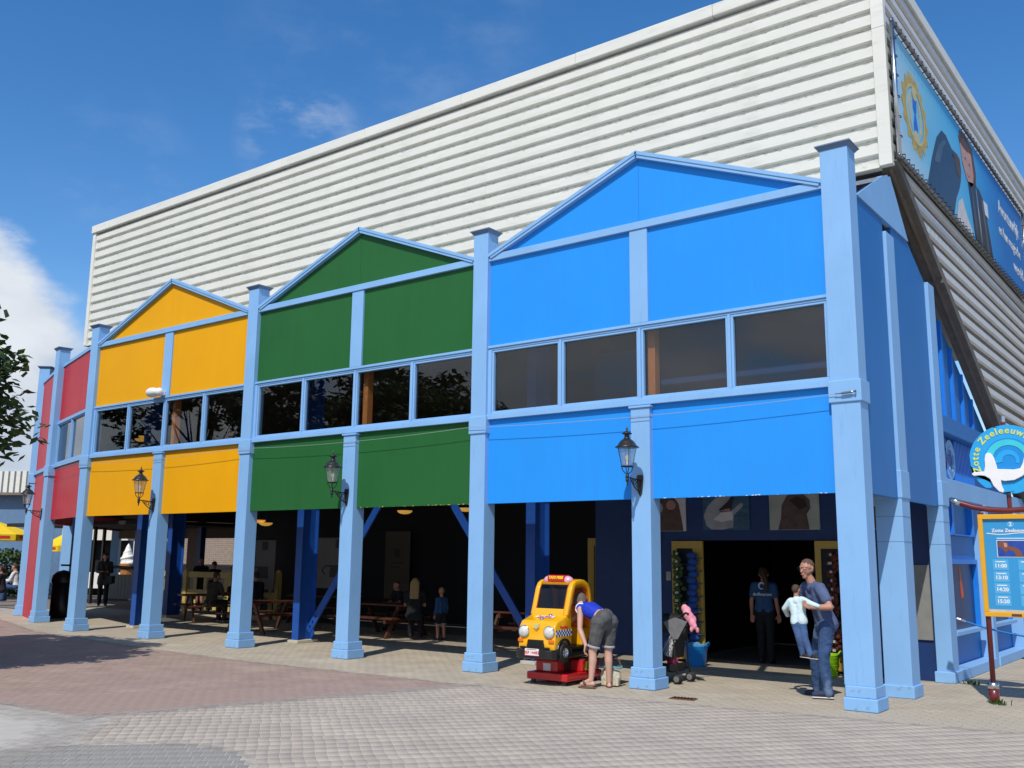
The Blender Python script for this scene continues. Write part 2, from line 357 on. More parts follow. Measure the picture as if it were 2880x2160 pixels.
paving('grey_paving', [(-5.10,-1.29),(-2,-.95),(2.2,-.4),(4.2,.8),(7.5,5),(8,-.5),(5.5,-4.6),(1.2,-7.4),(-2.5,-9.8),(-5.9,-9.3),(-4.9,-7.4),(-5.6,-6.75),(-6.33,-5.95),(-5.47,-2.9)], .879, 'brick_grey', 'joint_sand', .002, lx=.108, ly=.215, joint=.0065, jy=.0, shift=.0, skip=disc, stag=.35)
paving('dark_paving', [(-3.75+1.35*math.cos(t*.2618), -7.85+1.35*math.sin(t*.2618)) for t in range(24)], .80, 'brick_dark', 'joint_sand', .003, lx=.108, ly=.215, joint=.0105, jy=.0)
paving('arcade_paving', edge1[1:]+[(-2,-.94),(2.2,-.39),(4.2,.81),(7.5,5.01),(7.5,9),(.3,9),(.1,5.2),(-3,4.6),(-8,5.4),(-20,6.5),(-27.5,6)], .0, 'brick_beige', 'joint_dark', -.002, joint=.004)
tag(obj('sand_patch', MB().add([(x,y,-.008) for x, y in ragged([(-6.2,-5.6),(-8.6,-6.2),(-18,-8.5),(-16,-14),(-3,-12),(-5.6,-9.2),(-4.6,-8.2),(-4.75,-7.3),(-5.3,-6.7)], .06, .3)], [tuple(range(len(ragged([(-6.2,-5.6),(-8.6,-6.2),(-18,-8.5),(-16,-14),(-3,-12),(-5.6,-9.2),(-4.6,-8.2),(-4.75,-7.3),(-5.3,-6.7)], .06, .3))))]), 'sand'), kind='structure')
fl = MB().add([(-40,4,-.02),(.2,4,-.02),(.2,14,-.02),(-40,14,-.02)], [(0,1,2,3)])
tag(obj('arcade_floor', fl, 'joint_dark'), kind='structure')

def seam(name, path, w0, z, m='sand'):
    rs = np.random.RandomState(11); v = []; n = 0
    for (x1,y1),(x2,y2) in zip(path[:-1], path[1:]):
        d = Vector((x2-x1,y2-y1,0)); k_ = max(2,int(d.length/.09)); t_ = d.normalized(); nn = Vector((-t_.y,t_.x,0))
        for k in range(k_):
            p = Vector((x1,y1,z))+d*(k/k_); v += [p+nn*w0*rs.uniform(.55,1.25), p-nn*w0*rs.uniform(.55,1.25)]
    return tag(obj(name, MB().add(v, [(2*k,2*k+1,2*k+3,2*k+2) for k in range(len(v)//2-1)]), m), kind='structure')
def dustmat(name, rgb, lo, hi):
    m = mat(name, rgb, .95, var=.10, vscale=4, bump=.25, bscale=70); n = m.node_tree; o = n.nodes['Material Output']; b = n.nodes['Principled BSDF']
    a = n.nodes.new('ShaderNodeAttribute'); a.attribute_name = 'cover'; t = n.nodes.new('ShaderNodeTexCoord'); z = n.nodes.new('ShaderNodeTexNoise'); z.inputs['Scale'].default_value = 5; z.inputs['Detail'].default_value = 9; z.inputs['Roughness'].default_value = .7; n.links.new(t.outputs['Object'], z.inputs['Vector'])
    ad = n.nodes.new('ShaderNodeMath'); ad.operation = 'ADD'; n.links.new(a.outputs['Fac'], ad.inputs[0]); n.links.new(z.outputs['Fac'], ad.inputs[1])
    r = n.nodes.new('ShaderNodeMapRange'); r.inputs[1].default_value = lo; r.inputs[2].default_value = hi; n.links.new(ad.outputs[0], r.inputs[0])
    tr = n.nodes.new('ShaderNodeBsdfTransparent'); mx = n.nodes.new('ShaderNodeMixShader'); n.links.new(r.outputs[0], mx.inputs[0]); n.links.new(tr.outputs[0], mx.inputs[1]); n.links.new(b.outputs[0], mx.inputs[2]); n.links.new(mx.outputs[0], o.inputs[0])
dustmat('sand_dust', (.47,.43,.37), .70, 1.25); dustmat('grit_dust', (.42,.375,.325), .72, 1.2)
def dust(name, x0, x1, y0, y1, cover, z, m, step=.12):
    nx, ny = int((x1-x0)/step)+1, int((y1-y0)/step)+1; v, c = [], []
    for j in range(ny):
        for i in range(nx): p = (x0+i*step, y0+j*step); v.append((*p, z)); c.append(max(0., min(1., cover(*p))))
    f = [(j*nx+i, j*nx+i+1, (j+1)*nx+i+1, (j+1)*nx+i) for j in range(ny-1) for i in range(nx-1) if max(c[j*nx+i],c[j*nx+i+1],c[(j+1)*nx+i],c[(j+1)*nx+i+1]) > 0]
    me = bpy.data.meshes.new(name); me.from_pydata(v, [], f); ca = me.color_attributes.new('cover','FLOAT_COLOR','POINT'); ca.data.foreach_set('color', [q for k in c for q in (k,k,k,1)]); me.materials.append(MATS[m])
    return tag(rawobj(name, me), kind='structure')
def segd(px, py, path):
    best = 1e9
    for (x1,y1),(x2,y2) in zip(path[:-1], path[1:]):
        dx, dy = x2-x1, y2-y1; t = max(0,min(1,((px-x1)*dx+(py-y1)*dy)/(dx*dx+dy*dy))); best = min(best, math.hypot(px-x1-t*dx, py-y1-t*dy))
    return best
sp = [(-4.55,-9.6),(-4.9,-8.3),(-5.35,-7.2),(-6.2,-6.55),(-7.6,-6.6),(-9.5,-7.0),(-14,-8)]
def side_(px, py):
    P = np.array([[px,py]]); return 1 if inside(P, sp+[(-14,-13),(-4.5,-13)])[0] else -1
dust('sand_drift', -10.5, -3.6, -10.2, -5.6, lambda x, y: .5+side_(x,y)*segd(x,y,sp)*.62, .0075, 'sand_dust')
jp = [(-5.0,-1.2),(-5.47,-2.9),(-6.33,-5.95),(-6.5,-6.6)]
dust('sand_drift', -6.9, -4.4, -6.8, -.8, lambda x, y: .52-segd(x,y,jp)*1.5, .0070, 'grit_dust', .08)
dp = [(-3.75+1.37*math.cos(t*.2), -7.85+1.37*math.sin(t*.2)) for t in range(32)]
dust('sand_drift', -5.4, -2.1, -9.4, -6.2, lambda x, y: .42-segd(x,y,dp)*2.2, .0080, 'grit_dust', .07)
ap = [(-23.1,.75),(-19.1,-.5),(-17.3,-.75),(-13.1,-1.25),(-10,-1.4),(-5.13,-1.28),(-2,-.95),(2.2,-.4)]
dust('sand_drift', -23, 2.2, -1.9, 1.0, lambda x, y: .40-segd(x,y,ap)*1.6, .0065, 'grit_dust', .12)
# ------------------------------------------------------------------ front pavilion
S = 3.097
PAV = thing('pavilion_building', 'long arcade building with red, yellow, green and blue facade panels between pale blue pillars', 'building', (0,0,0))
def pillar(name, tall, depth=.30, xa=.048, xb=.368):
    p = obj(name, MB().box(xa,xb,.03,.02+depth,.30,(7.43 if tall else 4.05)), 'pale_blue', PAV, bevel=.006)
    d = depth
    pl = MB(); pl.prism([(-.008,0),(.416,0),(.416,.145),(.405,.160),(.003,.160),(-.008,.145)], -.008, .06+d); 
    obj('plinth', MB().box(-.008,.416,-.008,.108+d,0,.158), 'pale_blue_foot', p, bevel=.012)
    obj('plinth_step', MB().box(.014,.394,.012,.080+d,.158,.300), 'pale_blue_foot', p, bevel=.012)
    if tall:
        obj('collar', MB().box(xa-.026,xb+.026,.006,.05+d,3.87,4.165), 'pale_blue', p, bevel=.012)
        c = MB(); z0, z1 = 7.385, 7.435
        a, b, e, g_ = xa-.006,xb+.006,.024,.028+d; o = .035
        c.add([(a,e,z0),(b,e,z0),(b,g_,z0),(a,g_,z0),(a-o,e-o,z1),(b+o,e-o,z1),(b+o,g_+o,z1),(a-o,g_+o,z1)], [(0,3,2,1),(4,5,6,7),(0,1,5,4),(1,2,6,5),(2,3,7,6),(3,0,4,7)])
        c.box(a-o-.01,b+o+.01,e-o-.01,g_+o+.01,z1+.001,z1+.02)
        obj('cap', c, 'cap_blue', p)
    else:
        obj('cap', MB().box(xa-.026,xb+.026,.006,.05+d,4.05,4.085), 'pale_blue', p, bevel=.006)
        obj('seam', MB().box(xa-.003,xb+.003,.0265,.1,3.90,3.908), 'cap_blue', p)
    return p
pt = pillar('pillar', True); pt.location.x = -2*S; pA = pillar('pillar', True, .33, .004, .384); ps = pillar('pillar', False); ps.location.x = -S+.02
for i in (4,6): dup(pt, PAV, (-i*S,0,0))
for i in (3,5): dup(ps, PAV, (-i*S,0,0))
dup(pt, PAV, (-22.05,.92,0), -.18); dup(pt, PAV, (-24.98,1.95,0), .70)
def short_pillar(x, y, rz): return dup(ps, PAV, (x,y,0), rz)
# bays ------------------------------------------------------------
def bar(mb, P, Q, wv, y0, y1):
    """rafter-like bar in the xz plane from P to Q, thickness wv below the line"""
    d = Vector((Q[0]-P[0], Q[1]-P[1])).normalized(); n = Vector((d.y, -d.x));
    if n.y > 0: n = -n
    mb.prism([P, Q, (Q[0]+n.x*wv, Q[1]+n.y*wv), (P[0]+n.x*wv, P[1]+n.y*wv)], y0, y1); return mb
def window(xl, xr, z0, z1, y=.105, fm='pale_blue', gm='window_glass', Mx=None):
    f = MB(); b = .036
    for (a, c, e, g_) in ((xl,xr,z0,z0+b),(xl,xr,z1-b,z1),(xl,xl+b,z0+b,z1-b),(xr-b,xr,z0+b,z1-b)): f.box(a,c,y,y+.07,e,g_)
    p = MB().box(xl+b,xr-b,y+.045,y+.051,z0+b,z1-b)
    if Mx: f.xf(Mx); p.xf(Mx)
    wd = obj('window', MB().xf(Matrix()), fm, PAV) if False else obj('window', f, fm, PAV, bevel=.004, seg=1)
    obj('pane', p, gm, wd); return wd
def bay(xl, xr, m, chips=None):
    xm = (xl+xr)/2+.012
    for z0, z1, nm in ((2.70,4.10,'facade_panel'),(5.37,6.88,'facade_panel')):
        obj(nm, MB().box(xl,xm-.003,.125,.165,z0,z1), m, PAV, bevel=.003, seg=1); obj(nm, MB().box(xm+.003,xr,.125,.165,z0,z1), m, PAV, bevel=.003, seg=1)
    pk = 8.06
    obj('gable_panel', MB().prism([(xl,6.95),(xm-.002,6.95),(xm-.002,pk),], .127,.163), m, PAV); obj('gable_panel', MB().prism([(xm+.002,6.95),(xr,6.95),(xm+.002,pk)], .127,.163), m, PAV)
    obj('sill_beam', MB().box(xl,xr,.055,.18,4.10,4.175).box(xl,xr,.075,.18,4.176,4.205), 'pale_blue', PAV, bevel=.005)
    obj('head_rail', MB().box(xl,xr,.075,.18,5.325,5.368).box(xl,xr,.095,.18,5.29,5.324), 'pale_blue', PAV, bevel=.004)
    obj('cornice_rail', MB().box(xl,xr,.065,.17,6.865,6.985), 'pale_blue', PAV, bevel=.006)
    obj('pilaster', MB().box(xm-.155,xm+.155,.085,.17,5.372,6.863), 'pale_blue', PAV, bevel=.005)
    for s in (0,1):
        P, Q = ((xl-.0,6.985),(xm,8.145)) if s == 0 else ((xm,8.145),(xr,6.985))
        t = MB(); bar(t, P, Q, .055, .033, .20); 
        o = .062; P2, Q2 = ((P[0]+.05,P[1]-.035),(Q[0],Q[1]-o)) if s == 0 else ((P[0],P[1]-o),(Q[0]-.05,Q[1]-.035))
        bar(t, P2, Q2, .048, .045, .17); obj('gable_trim', t, 'pale_blue', PAV)
    qs = [xl+.06, xl+(xm-xl)/2+.045, xm+.03, xm+(xr-xm)/2+.03, xr+.005]
    q0 = [xl+.09, (xl+xm)/2+.02, xm, (xm+xr)/2, xr-.04]
    ms = [( q0[i]+(.0 if i == 0 else .022), q0[i+1]-(.022 if i < 3 else .01)) for i in range(4)]
    for a, b in ms: window(a, b, 4.205, 5.29)
    for i in (1,2,3): obj('mullion', MB().box(q0[i]-.021,q0[i]+.021,.085,.18,4.206,5.289), 'pale_blue', PAV, bevel=.004, seg=1)
    obj('mullion', MB().box(xl,xl+.089,.085,.18,4.206,5.289), 'pale_blue', PAV, bevel=.004, seg=1)
    obj('timber_post', MB().box(xm+.03,xm+.15,.30,.44,2.9,7.0), 'timber_orange', PAV)
    # worn edges where the paint has come off
    if chips:
        rs = np.random.RandomState(int(abs(xl)*10)); c = MB()
        for k in range(34):
            top = rs.rand() < .4; x = rs.uniform(xm+.2,xr-.1); wv = rs.uniform(.008,.05); h = rs.uniform(.004,.014); z = (5.372 if top else 2.702)
            c.prism([(x-wv/2,z),(x+wv/2,z),(x+wv*.3,z+h),(x-wv*.2,z+h*.8)], .1238,.1252)
        tag(obj('paint_chip', c, chips, PAV), kind='stuff')
bay(-2*S+.345, .030, 'panel_blue', 'chip_white'); bay(-4*S+.345, -2*S+.075, 'panel_green', 'chip_yellow'); bay(-6*S+.345, -4*S+.075, 'panel_yellow')
def frame_mtx(P, Q):   # local x from P to Q on the ground, front is local -y
    d = Vector((Q[0]-P[0], Q[1]-P[1], 0)); a = math.atan2(d.y, d.x); return Matrix.Translation((P[0],P[1],0)) @ Matrix.Rotation(a, 4, 'Z'), d.length
Mx, Lg = frame_mtx((-21.70,1.06), (-18.54,.12))
for z0, z1 in ((2.70,4.10),(5.37,6.90)): obj('facade_panel', MB().box(0,Lg,.0,.04,z0,z1).xf(Mx), 'panel_red', PAV)
obj('sill_beam', MB().box(0,Lg,-.05,.05,4.10,4.205).xf(Mx), 'pale_blue', PAV); obj('head_rail', MB().box(0,Lg,-.04,.05,5.29,5.37).xf(Mx), 'pale_blue', PAV)
obj('cornice_rail', MB().box(0,Lg,-.03,.10,6.90,6.985).xf(Mx), 'pale_blue', PAV)
window(.05, Lg/2-.02, 4.205, 5.29, -.015, gm='red_window_glass', Mx=Mx); window(Lg/2+.02, Lg-.05, 4.205, 5.29, -.015, gm='red_window_glass', Mx=Mx)
obj('mullion', MB().box(Lg/2-.02,Lg/2+.02,-.03,.06,4.206,5.289).xf(Mx), 'pale_blue', PAV)
Mx, Lg = frame_mtx((-24.72,2.08), (-22.0,1.12))
obj('facade_panel', MB().box(0,Lg,0,.04,0,4.10).xf(Mx), 'panel_red', PAV); obj('facade_panel', MB().box(0,Lg,0,.04,4.205,6.90).xf(Mx), 'panel_red', PAV)
obj('sill_beam', MB().box(-.1,Lg,-.05,.05,4.10,4.20).xf(Mx), 'pale_blue', PAV); obj('cornice_rail', MB().box(-.1,Lg,-.03,.10,6.90,6.985).xf(Mx), 'pale_blue', PAV)
# rear row of pillars where the building curves away on the left
for x, y in ((-27.95,4.75),(-33.15,9.65),(-36.8,13.4)): short_pillar(x, y, .75)
Mx, Lg = frame_mtx((-36.6,13.4), (-24.9,2.2))
obj('facade_panel', MB().box(0,Lg,-.02,.06,2.72,6.9).xf(Mx), 'panel_red', PAV)
for x, y in ((-30.15,7.28),(-30.6,7.9)): obj('steel_post', MB().box(x-.05,x+.05,y-.05,y+.05,0,2.9), 'black_metal', PAV)
# lean-to roof behind the gables, up to the hall wall
obj('roof', MB().prism([(.17,6.84),(2.0,7.56),(2.0,7.62),(.17,6.90)], -18.55, .36, 'x'), 'roof_grey', PAV); obj('roof', MB().prism([(1.25,6.95),(2.0,7.40),(2.0,7.46),(1.25,7.01)], -22.2, -18.56, 'x'), 'roof_grey', PAV)
obj('roof_shade_sheet', MB().prism([(.19,6.72),(2.0,7.42),(2.0,7.48),(.19,6.78)], -18.5, .28, 'x'), 'ceiling_dark', PAV)  # dark sheet added so the pale roof's underside looks shaded
# side facade on the right --------------------------------------
def side_pillar(y0, y1, x0, x1, ztop, plinth=True):
    p = obj('pillar', MB().box(x0,x1,y0,y1,0,ztop), 'pale_blue', PAV, bevel=.008)
    if plinth: obj('plinth', MB().box(x0-.03,x1+.028,y0-.03,y1+.028,0,.165), 'pale_blue_foot', p, bevel=.01)
    obj('collar', MB().box(x0-.012,x1+.014,y0-.012,y1+.014,2.705,3.10), 'pale_blue', p, bevel=.012)
    for z in (2.1,2.45): obj('seam', MB().box(x0-.002,x1+.003,y0-.002,y1+.003,z,z+.006), 'cap_blue', p)
    return p
side_pillar(1.62,2.02,.02,.39,6.62); side_pillar(3.82,4.20,.16,.40,6.36)
bz = lambda y: 7.80-.535*(y-2.1)          # lower edge of the hall's sloping underside
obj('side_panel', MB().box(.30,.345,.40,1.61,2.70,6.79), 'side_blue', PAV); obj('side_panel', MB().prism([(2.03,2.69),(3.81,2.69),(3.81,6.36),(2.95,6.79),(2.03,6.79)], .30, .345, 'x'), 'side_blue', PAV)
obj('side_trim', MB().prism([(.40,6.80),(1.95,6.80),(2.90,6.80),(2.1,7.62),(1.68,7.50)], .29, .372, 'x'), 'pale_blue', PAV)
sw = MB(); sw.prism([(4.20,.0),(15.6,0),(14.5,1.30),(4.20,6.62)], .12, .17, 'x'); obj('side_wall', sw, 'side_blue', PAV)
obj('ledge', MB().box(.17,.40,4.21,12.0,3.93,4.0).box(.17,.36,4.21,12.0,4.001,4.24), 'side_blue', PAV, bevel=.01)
obj('ledge', MB().box(.17,.37,4.21,13.2,2.86,3.18), 'pale_blue', PAV, bevel=.01)
for i in range(26):
    y = 4.26+i*.105
    if 4.95 < y < 5.45: continue
    obj('fluted_slat', MB().box(.17,.25,y,y+.055,3.2,3.92), 'bright_blue', PAV)
for i, y in enumerate((4.24,4.62,5.22,5.9,6.6,7.3)):
    zt = min(bz(y)-.12, 6.2)
    if zt > 4.4: obj('batten', MB().box(.17,.225,y,y+.10,4.25,zt), 'bright_blue', PAV)
for y in (7.0,9.8): obj('pilaster', MB().box(.17,.40,y-.13,y+.13,0,2.86), 'pale_blue', PAV, bevel=.008)
obj('skirting', MB().box(.17,.425,4.21,6.86,0,.165).box(.17,.425,7.14,9.66,0,.165).box(.17,.425,9.94,15,0,.165), 'pale_blue', PAV, bevel=.01)
mat('poster_navy', (.008,.024,.10), .3, var=.5, vscale=3)
def side_window(y0, y1):
    wd = obj('window', MB().box(.17,.26,y0,y0+.07,.72,1.88).box(.17,.26,y1-.07,y1,.72,1.88).box(.17,.26,y0+.07,y1-.07,1.80,1.88), 'bright_blue', PAV)
    obj('sill', MB().box(.17,.33,y0-.05,y1+.05,.66,.719), 'pale_blue', wd); obj('pane', MB().box(.175,.182,y0+.07,y1-.07,.72,1.80), 'poster_navy', wd)
    obj('frame_bar', MB().box(.17,.27,y0-.1,y0+.02,1.881,2.80).box(.17,.27,y0+.35,y0+.46,2.3,2.80).box(.17,.27,y1-.2,y1-.1,2.3,2.80).box(.17,.26,y0+.02,y1,2.28,2.299), 'bright_blue', wd)
    return wd
sw1 = side_window(4.62,6.62); side_window(7.5,9.4)
# round emblem on the fluted band: ring with two leaping shapes
em = MB(); n = 28
em.lathe([(.24,0),(.34,0),(.34,.05),(.24,.05),(.24,0)], (.20,5.2,3.56), n, axis='x'); emo = obj('emblem', em, 'pale_blue', PAV)
obj('emblem_disc', MB().lathe([(0,0),(.24,0),(.24,.02),(0,.02)], (.20,5.2,3.56), n, axis='x'), 'steel_blue', emo)
for s in (1,-1):
    pts = [(5.2+s*.15*math.cos(t), 3.56+s*(.1+.11*math.sin(t))) for t in np.linspace(-.3,3.3,9)]
    obj('emblem_dolphin', MB().tube([(.235,a,b) for a, b in pts], [.008,.03,.042,.045,.042,.036,.028,.018,.04], 6), 'pale_blue', emo)
# poster behind the side window: a whale tail and a diver
obj('poster_seal', MB().prism([(4.95+.22*math.cos(t)*(.7+.3*math.sin(t)), 1.05+.32*math.sin(t)) for t in np.linspace(0,6.0,16)], .183, .186, 'x'), 'grey_board', sw1)
mat('orange_red', (.60,.08,.02), .5)
obj('poster_flag', MB().prism([(5.55,1.75),(5.6,1.75),(5.78,1.25),(5.6,1.22)], .183, .186, 'x'), 'orange_red', sw1)
# ---------------- structure under the arcade: steel columns, braces, back walls
def steel_column(x, y):
    c = obj('steel_column', MB().box(x,x+.20,y,y+.02,.06,7.3).box(x+.09,x+.11,y+.02,y+.43,.06,7.3).box(x,x+.20,y+.43,y+.45,.06,7.3), 'steel_blue', PAV)
    obj('base_block', MB().box(x-.06,x+.26,y-.06,y+.51,0,.06), 'concrete', c, bevel=.006); return c
for x in (-6.10,-12.25,-18.35): steel_column(x, 1.58)
for x, y in ((-21.6,4.65),(-31.6,9.8)): steel_column(x, y)
def brace(P, Q):
    P, Q = Vector(P), Vector(Q); m = MB(); d = (Q-P).normalized(); n = Vector((-d.z,0,d.x))*.075; t = Vector((0,.018,0))
    m.add([P-n-t,P+n-t,P+n+t,P-n+t,Q-n-t,Q+n-t,Q+n+t,Q-n+t], [(0,3,2,1),(4,5,6,7),(0,1,5,4),(1,2,6,5),(2,3,7,6),(3,0,4,7)])
    b = obj('brace', m, 'steel_blue', PAV)
    bo = MB()
    for k in range(3):
        c = P+d*(.12+.13*k); bo.lathe([(0,-.012),(.018,-.012),(.018,.012),(0,.012)], (c.x,c.y-.03,c.z), 8, axis='y')
    obj('bolt', bo, 'black_metal', b); return b
brace((-12.0,1.82,.25), (-9.2,1.82,3.95)); brace((-6.10,1.90,.25), (-8.95,1.90,3.95))
brace((-12.3,1.90,.25), (-15.2,1.90,3.95)) if False else None
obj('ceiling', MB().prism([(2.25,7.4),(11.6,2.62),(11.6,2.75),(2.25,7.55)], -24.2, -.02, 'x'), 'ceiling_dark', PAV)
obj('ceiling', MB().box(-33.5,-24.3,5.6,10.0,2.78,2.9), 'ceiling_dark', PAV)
obj('ceiling', MB().box(-24.32,-24.21,2.2,10.0,2.91,7.4), 'ceiling_dark', PAV)  # upright dark partition added to block sky seen through the yellow bay windows
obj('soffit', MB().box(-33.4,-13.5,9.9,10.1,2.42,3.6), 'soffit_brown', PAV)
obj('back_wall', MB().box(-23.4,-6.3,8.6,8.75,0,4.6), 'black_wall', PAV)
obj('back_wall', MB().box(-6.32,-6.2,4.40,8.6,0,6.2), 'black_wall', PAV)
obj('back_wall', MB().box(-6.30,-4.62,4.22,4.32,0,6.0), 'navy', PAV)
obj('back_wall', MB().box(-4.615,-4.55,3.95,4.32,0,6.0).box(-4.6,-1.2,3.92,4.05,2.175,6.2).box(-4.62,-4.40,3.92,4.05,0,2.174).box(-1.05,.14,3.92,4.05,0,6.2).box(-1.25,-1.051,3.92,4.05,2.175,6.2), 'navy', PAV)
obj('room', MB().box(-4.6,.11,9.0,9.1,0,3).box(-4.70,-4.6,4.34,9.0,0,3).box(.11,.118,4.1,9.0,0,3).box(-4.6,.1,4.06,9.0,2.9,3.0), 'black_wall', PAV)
obj('wall_board', MB().box(-.42,.12,3.885,3.918,.62,1.78), 'grey_board', PAV, bevel=.006)
# yellow framed doors
def door(x0, x1, y, z1, swap=False, boards=True):
    d = obj('door', MB().box(x0,x1,y,y+.05,.05,.30).box(x0,x1,y,y+.05,z1-.13,z1).box(x0,x0+.10,y,y+.05,.30,z1-.13).box(x1-.2,x1-.132,y,y+.05,.30,z1-.13).box(x1-.128,x1-.066,y,y+.05,.30,z1-.13).box(x1-.062,x1,y,y+.05,.30,z1-.13), 'door_yellow', PAV)
    obj('pane', MB().box(x0+.10,x1-.2,y+.02,y+.03,.30,z1-.13), 'dark_glass_sheet', d); return d
door(-4.395,-3.77,3.84,2.16); door(-1.69,-1.06,3.84,2.16)
d3 = obj('door', MB().box(-7.05,-6.90,5.1,5.2,0,2.25).box(-6.90,-6.33,5.1,5.2,2.10,2.25), 'door_yellow', PAV); obj('pane', MB().box(-6.90,-6.33,5.14,5.16,0,2.10), 'grey_board', d3)
# photo boards over the entrance
mat('photo_water', (.035,.095,.16), .5, var=.5, vscale=5, stretch=(1,1,6)); mat('photo_grey', (.33,.33,.34), .6, var=.25, vscale=5); mat('photo_pale', (.60,.58,.56), .6, var=.1)
mat('photo_brown', (.10,.06,.045), .6, var=.4, vscale=8); mat('photo_pink', (.42,.20,.16), .6, var=.2); mat('photo_green', (.36,.38,.31), .6, var=.3, vscale=2); mat('photo_mouth', (.03,.012,.010), .6)
def board(x0, x1, z0, z1, m): return obj('photo_board', MB().box(x0,x1,3.895,3.918,z0,z1), m, PAV)
def shape(p, pts, m, y=3.89, t=.004, nm='photo_shape'): return obj(nm, MB().prism(pts, y, y+t), m, p)
b1 = board(-5.0,-4.12,2.345,3.0,'photo_pale'); shape(b1, [(-4.98,2.35),(-4.17,2.35),(-4.2,2.55),(-4.26,2.85),(-4.35,2.97),(-4.98,2.97)], 'photo_brown'); 
shape(b1, [(-4.42+.1*math.cos(t),2.83+.09*math.sin(t)) for t in np.linspace(0,6,14)], 'photo_pink', 3.886); shape(b1, [(-4.72+.13*math.cos(t),2.78+.12*math.sin(t)) for t in np.linspace(0,6,14)], 'photo_grey', 3.886)
b2_ = board(-3.77,-2.865,2.36,3.03,'photo_water')
shape(b2_, [(-3.70,2.44),(-3.75,2.62),(-3.68,2.78),(-3.52,2.93),(-3.32,3.02),(-3.16,3.02),(-3.26,2.88),(-3.45,2.72),(-3.42,2.68),(-3.2,2.70),(-3.02,2.84),(-2.97,2.82),(-3.0,2.76),(-3.16,2.62),(-3.18,2.40),(-3.4,2.365),(-3.6,2.37)], 'photo_grey')
shape(b2_, [(-3.45,2.72),(-3.26,2.88),(-3.16,3.02),(-3.12,3.02),(-3.18,2.84),(-3.22,2.71)], 'photo_mouth', 3.886); shape(b2_, [(-3.42,2.70),(-3.24,2.70),(-3.22,2.74),(-3.30,2.735)], 'photo_pink', 3.882); shape(b2_, [(-3.56,2.55),(-3.40,2.67),(-3.18,2.68),(-3.18,2.54),(-3.4,2.5)], 'photo_pale', 3.887)
b3 = board(-2.49,-1.6,2.35,3.03,'photo_green'); shape(b3, [(-2.34,2.355),(-2.28,2.55),(-2.26,2.78),(-2.16,2.94),(-2.02,3.0),(-1.88,2.97),(-1.76,2.86),(-1.75,2.72),(-1.82,2.62),(-1.78,2.355)], 'photo_brown'); shape(b3, [(-2.12,2.86),(-1.98,2.93),(-1.84,2.86),(-1.80,2.74),(-1.95,2.70)], 'photo_mouth', 3.887)
b4 = board(-1.22,-.4,2.35,3.03,'photo_pale'); shape(b4, [(-1.15,2.355),(-1.05,2.7),(-.85,2.85),(-.65,2.7),(-.55,2.355)], 'photo_brown')
# brick wall with yellow boarding seen through the yellow bay
BW = obj('brick_wall', MB().box(-33.5,-22.6,11.8,11.95,0,2.50), 'joint_dark', PAV); mat('pale_brick', (.40,.33,.28), .85, var=.2, vscale=9)
bk = MB(); rs = np.random.RandomState(3)
for r in range(33):
    for c in range(44):
        x = -33.4+c*.245+(.12 if r % 2 else 0); z = .02+r*.075
        bk.box(x,x+.232,11.78+rs.uniform(0,.006),11.80,z,z+.065)
tag(obj('brick', bk, 'pale_brick', BW), kind='stuff')
obj('upper_boarding', MB().box(-33.5,-22.6,11.8,11.95,2.51,5.0), 'door_yellow', PAV)
obj('timber_post', MB().box(-27.9,-27.35,9.7,9.9,1.0,3.6), 'timber_dark', PAV); obj('steel_post', MB().box(-25.5,-25.25,8.4,8.6,0,3.9), 'navy', PAV); obj('steel_post', MB().box(-21.95,-21.6,7.4,7.6,0,3.9), 'navy', PAV)
# banners with a coffee pot on the back wall
mat('dimmed_paper', (.17,.165,.155), .7); mat('print_dark', (.05,.05,.055), .7)  # pale banner sheet toned down, the arcade's dimness put into its colour
def pot_banner(x0, x1, y, z0, z1):
    b = thing('wall_banner', '', 'banner', ((x0+x1)/2, y, z0)); h = z1-z0; w_ = x1-x0
    obj('sheet', MB().box(-w_/2,w_/2,0,.02,0,h), 'dimmed_paper', b); s = w_
    obj('pot', MB().lathe([(.12*s,0),(.12*s,.35*s)], (.08*s,-.004,.22*h), 16, axis='z', a0=0, a1=6.28), 'print_dark', b) if False else obj('pot', MB().prism([(-.10*s,.22*h),(.30*s,.22*h),(.28*s,.46*h),(-.08*s,.46*h)], -.006,-.001), 'print_dark', b)
    obj('pot_handle', MB().tube([(-.09*s,-.004,.44*h),(-.22*s,-.004,.44*h),(-.30*s,-.004,.38*h),(-.29*s,-.004,.32*h),(-.22*s,-.004,.27*h)], .018, 6), 'print_dark', b)
    obj('print_block', MB().box(.05*s,.25*s,-.005,-.001,.80*h,.97*h), 'print_dark', b)
    return b
tag(pot_banner(-19.6,-18.3,6.0,.85,2.25), 'pale banner printed with a pot, hanging beyond the yellow fence left of the blue column', 'banner', 'banners with a printed pot')
tag(pot_banner(-16.55,-15.15,6.0,.95,2.31), 'pale banner printed with a dark glass pot, right of the blue steel column', 'banner', 'banners with a printed pot')
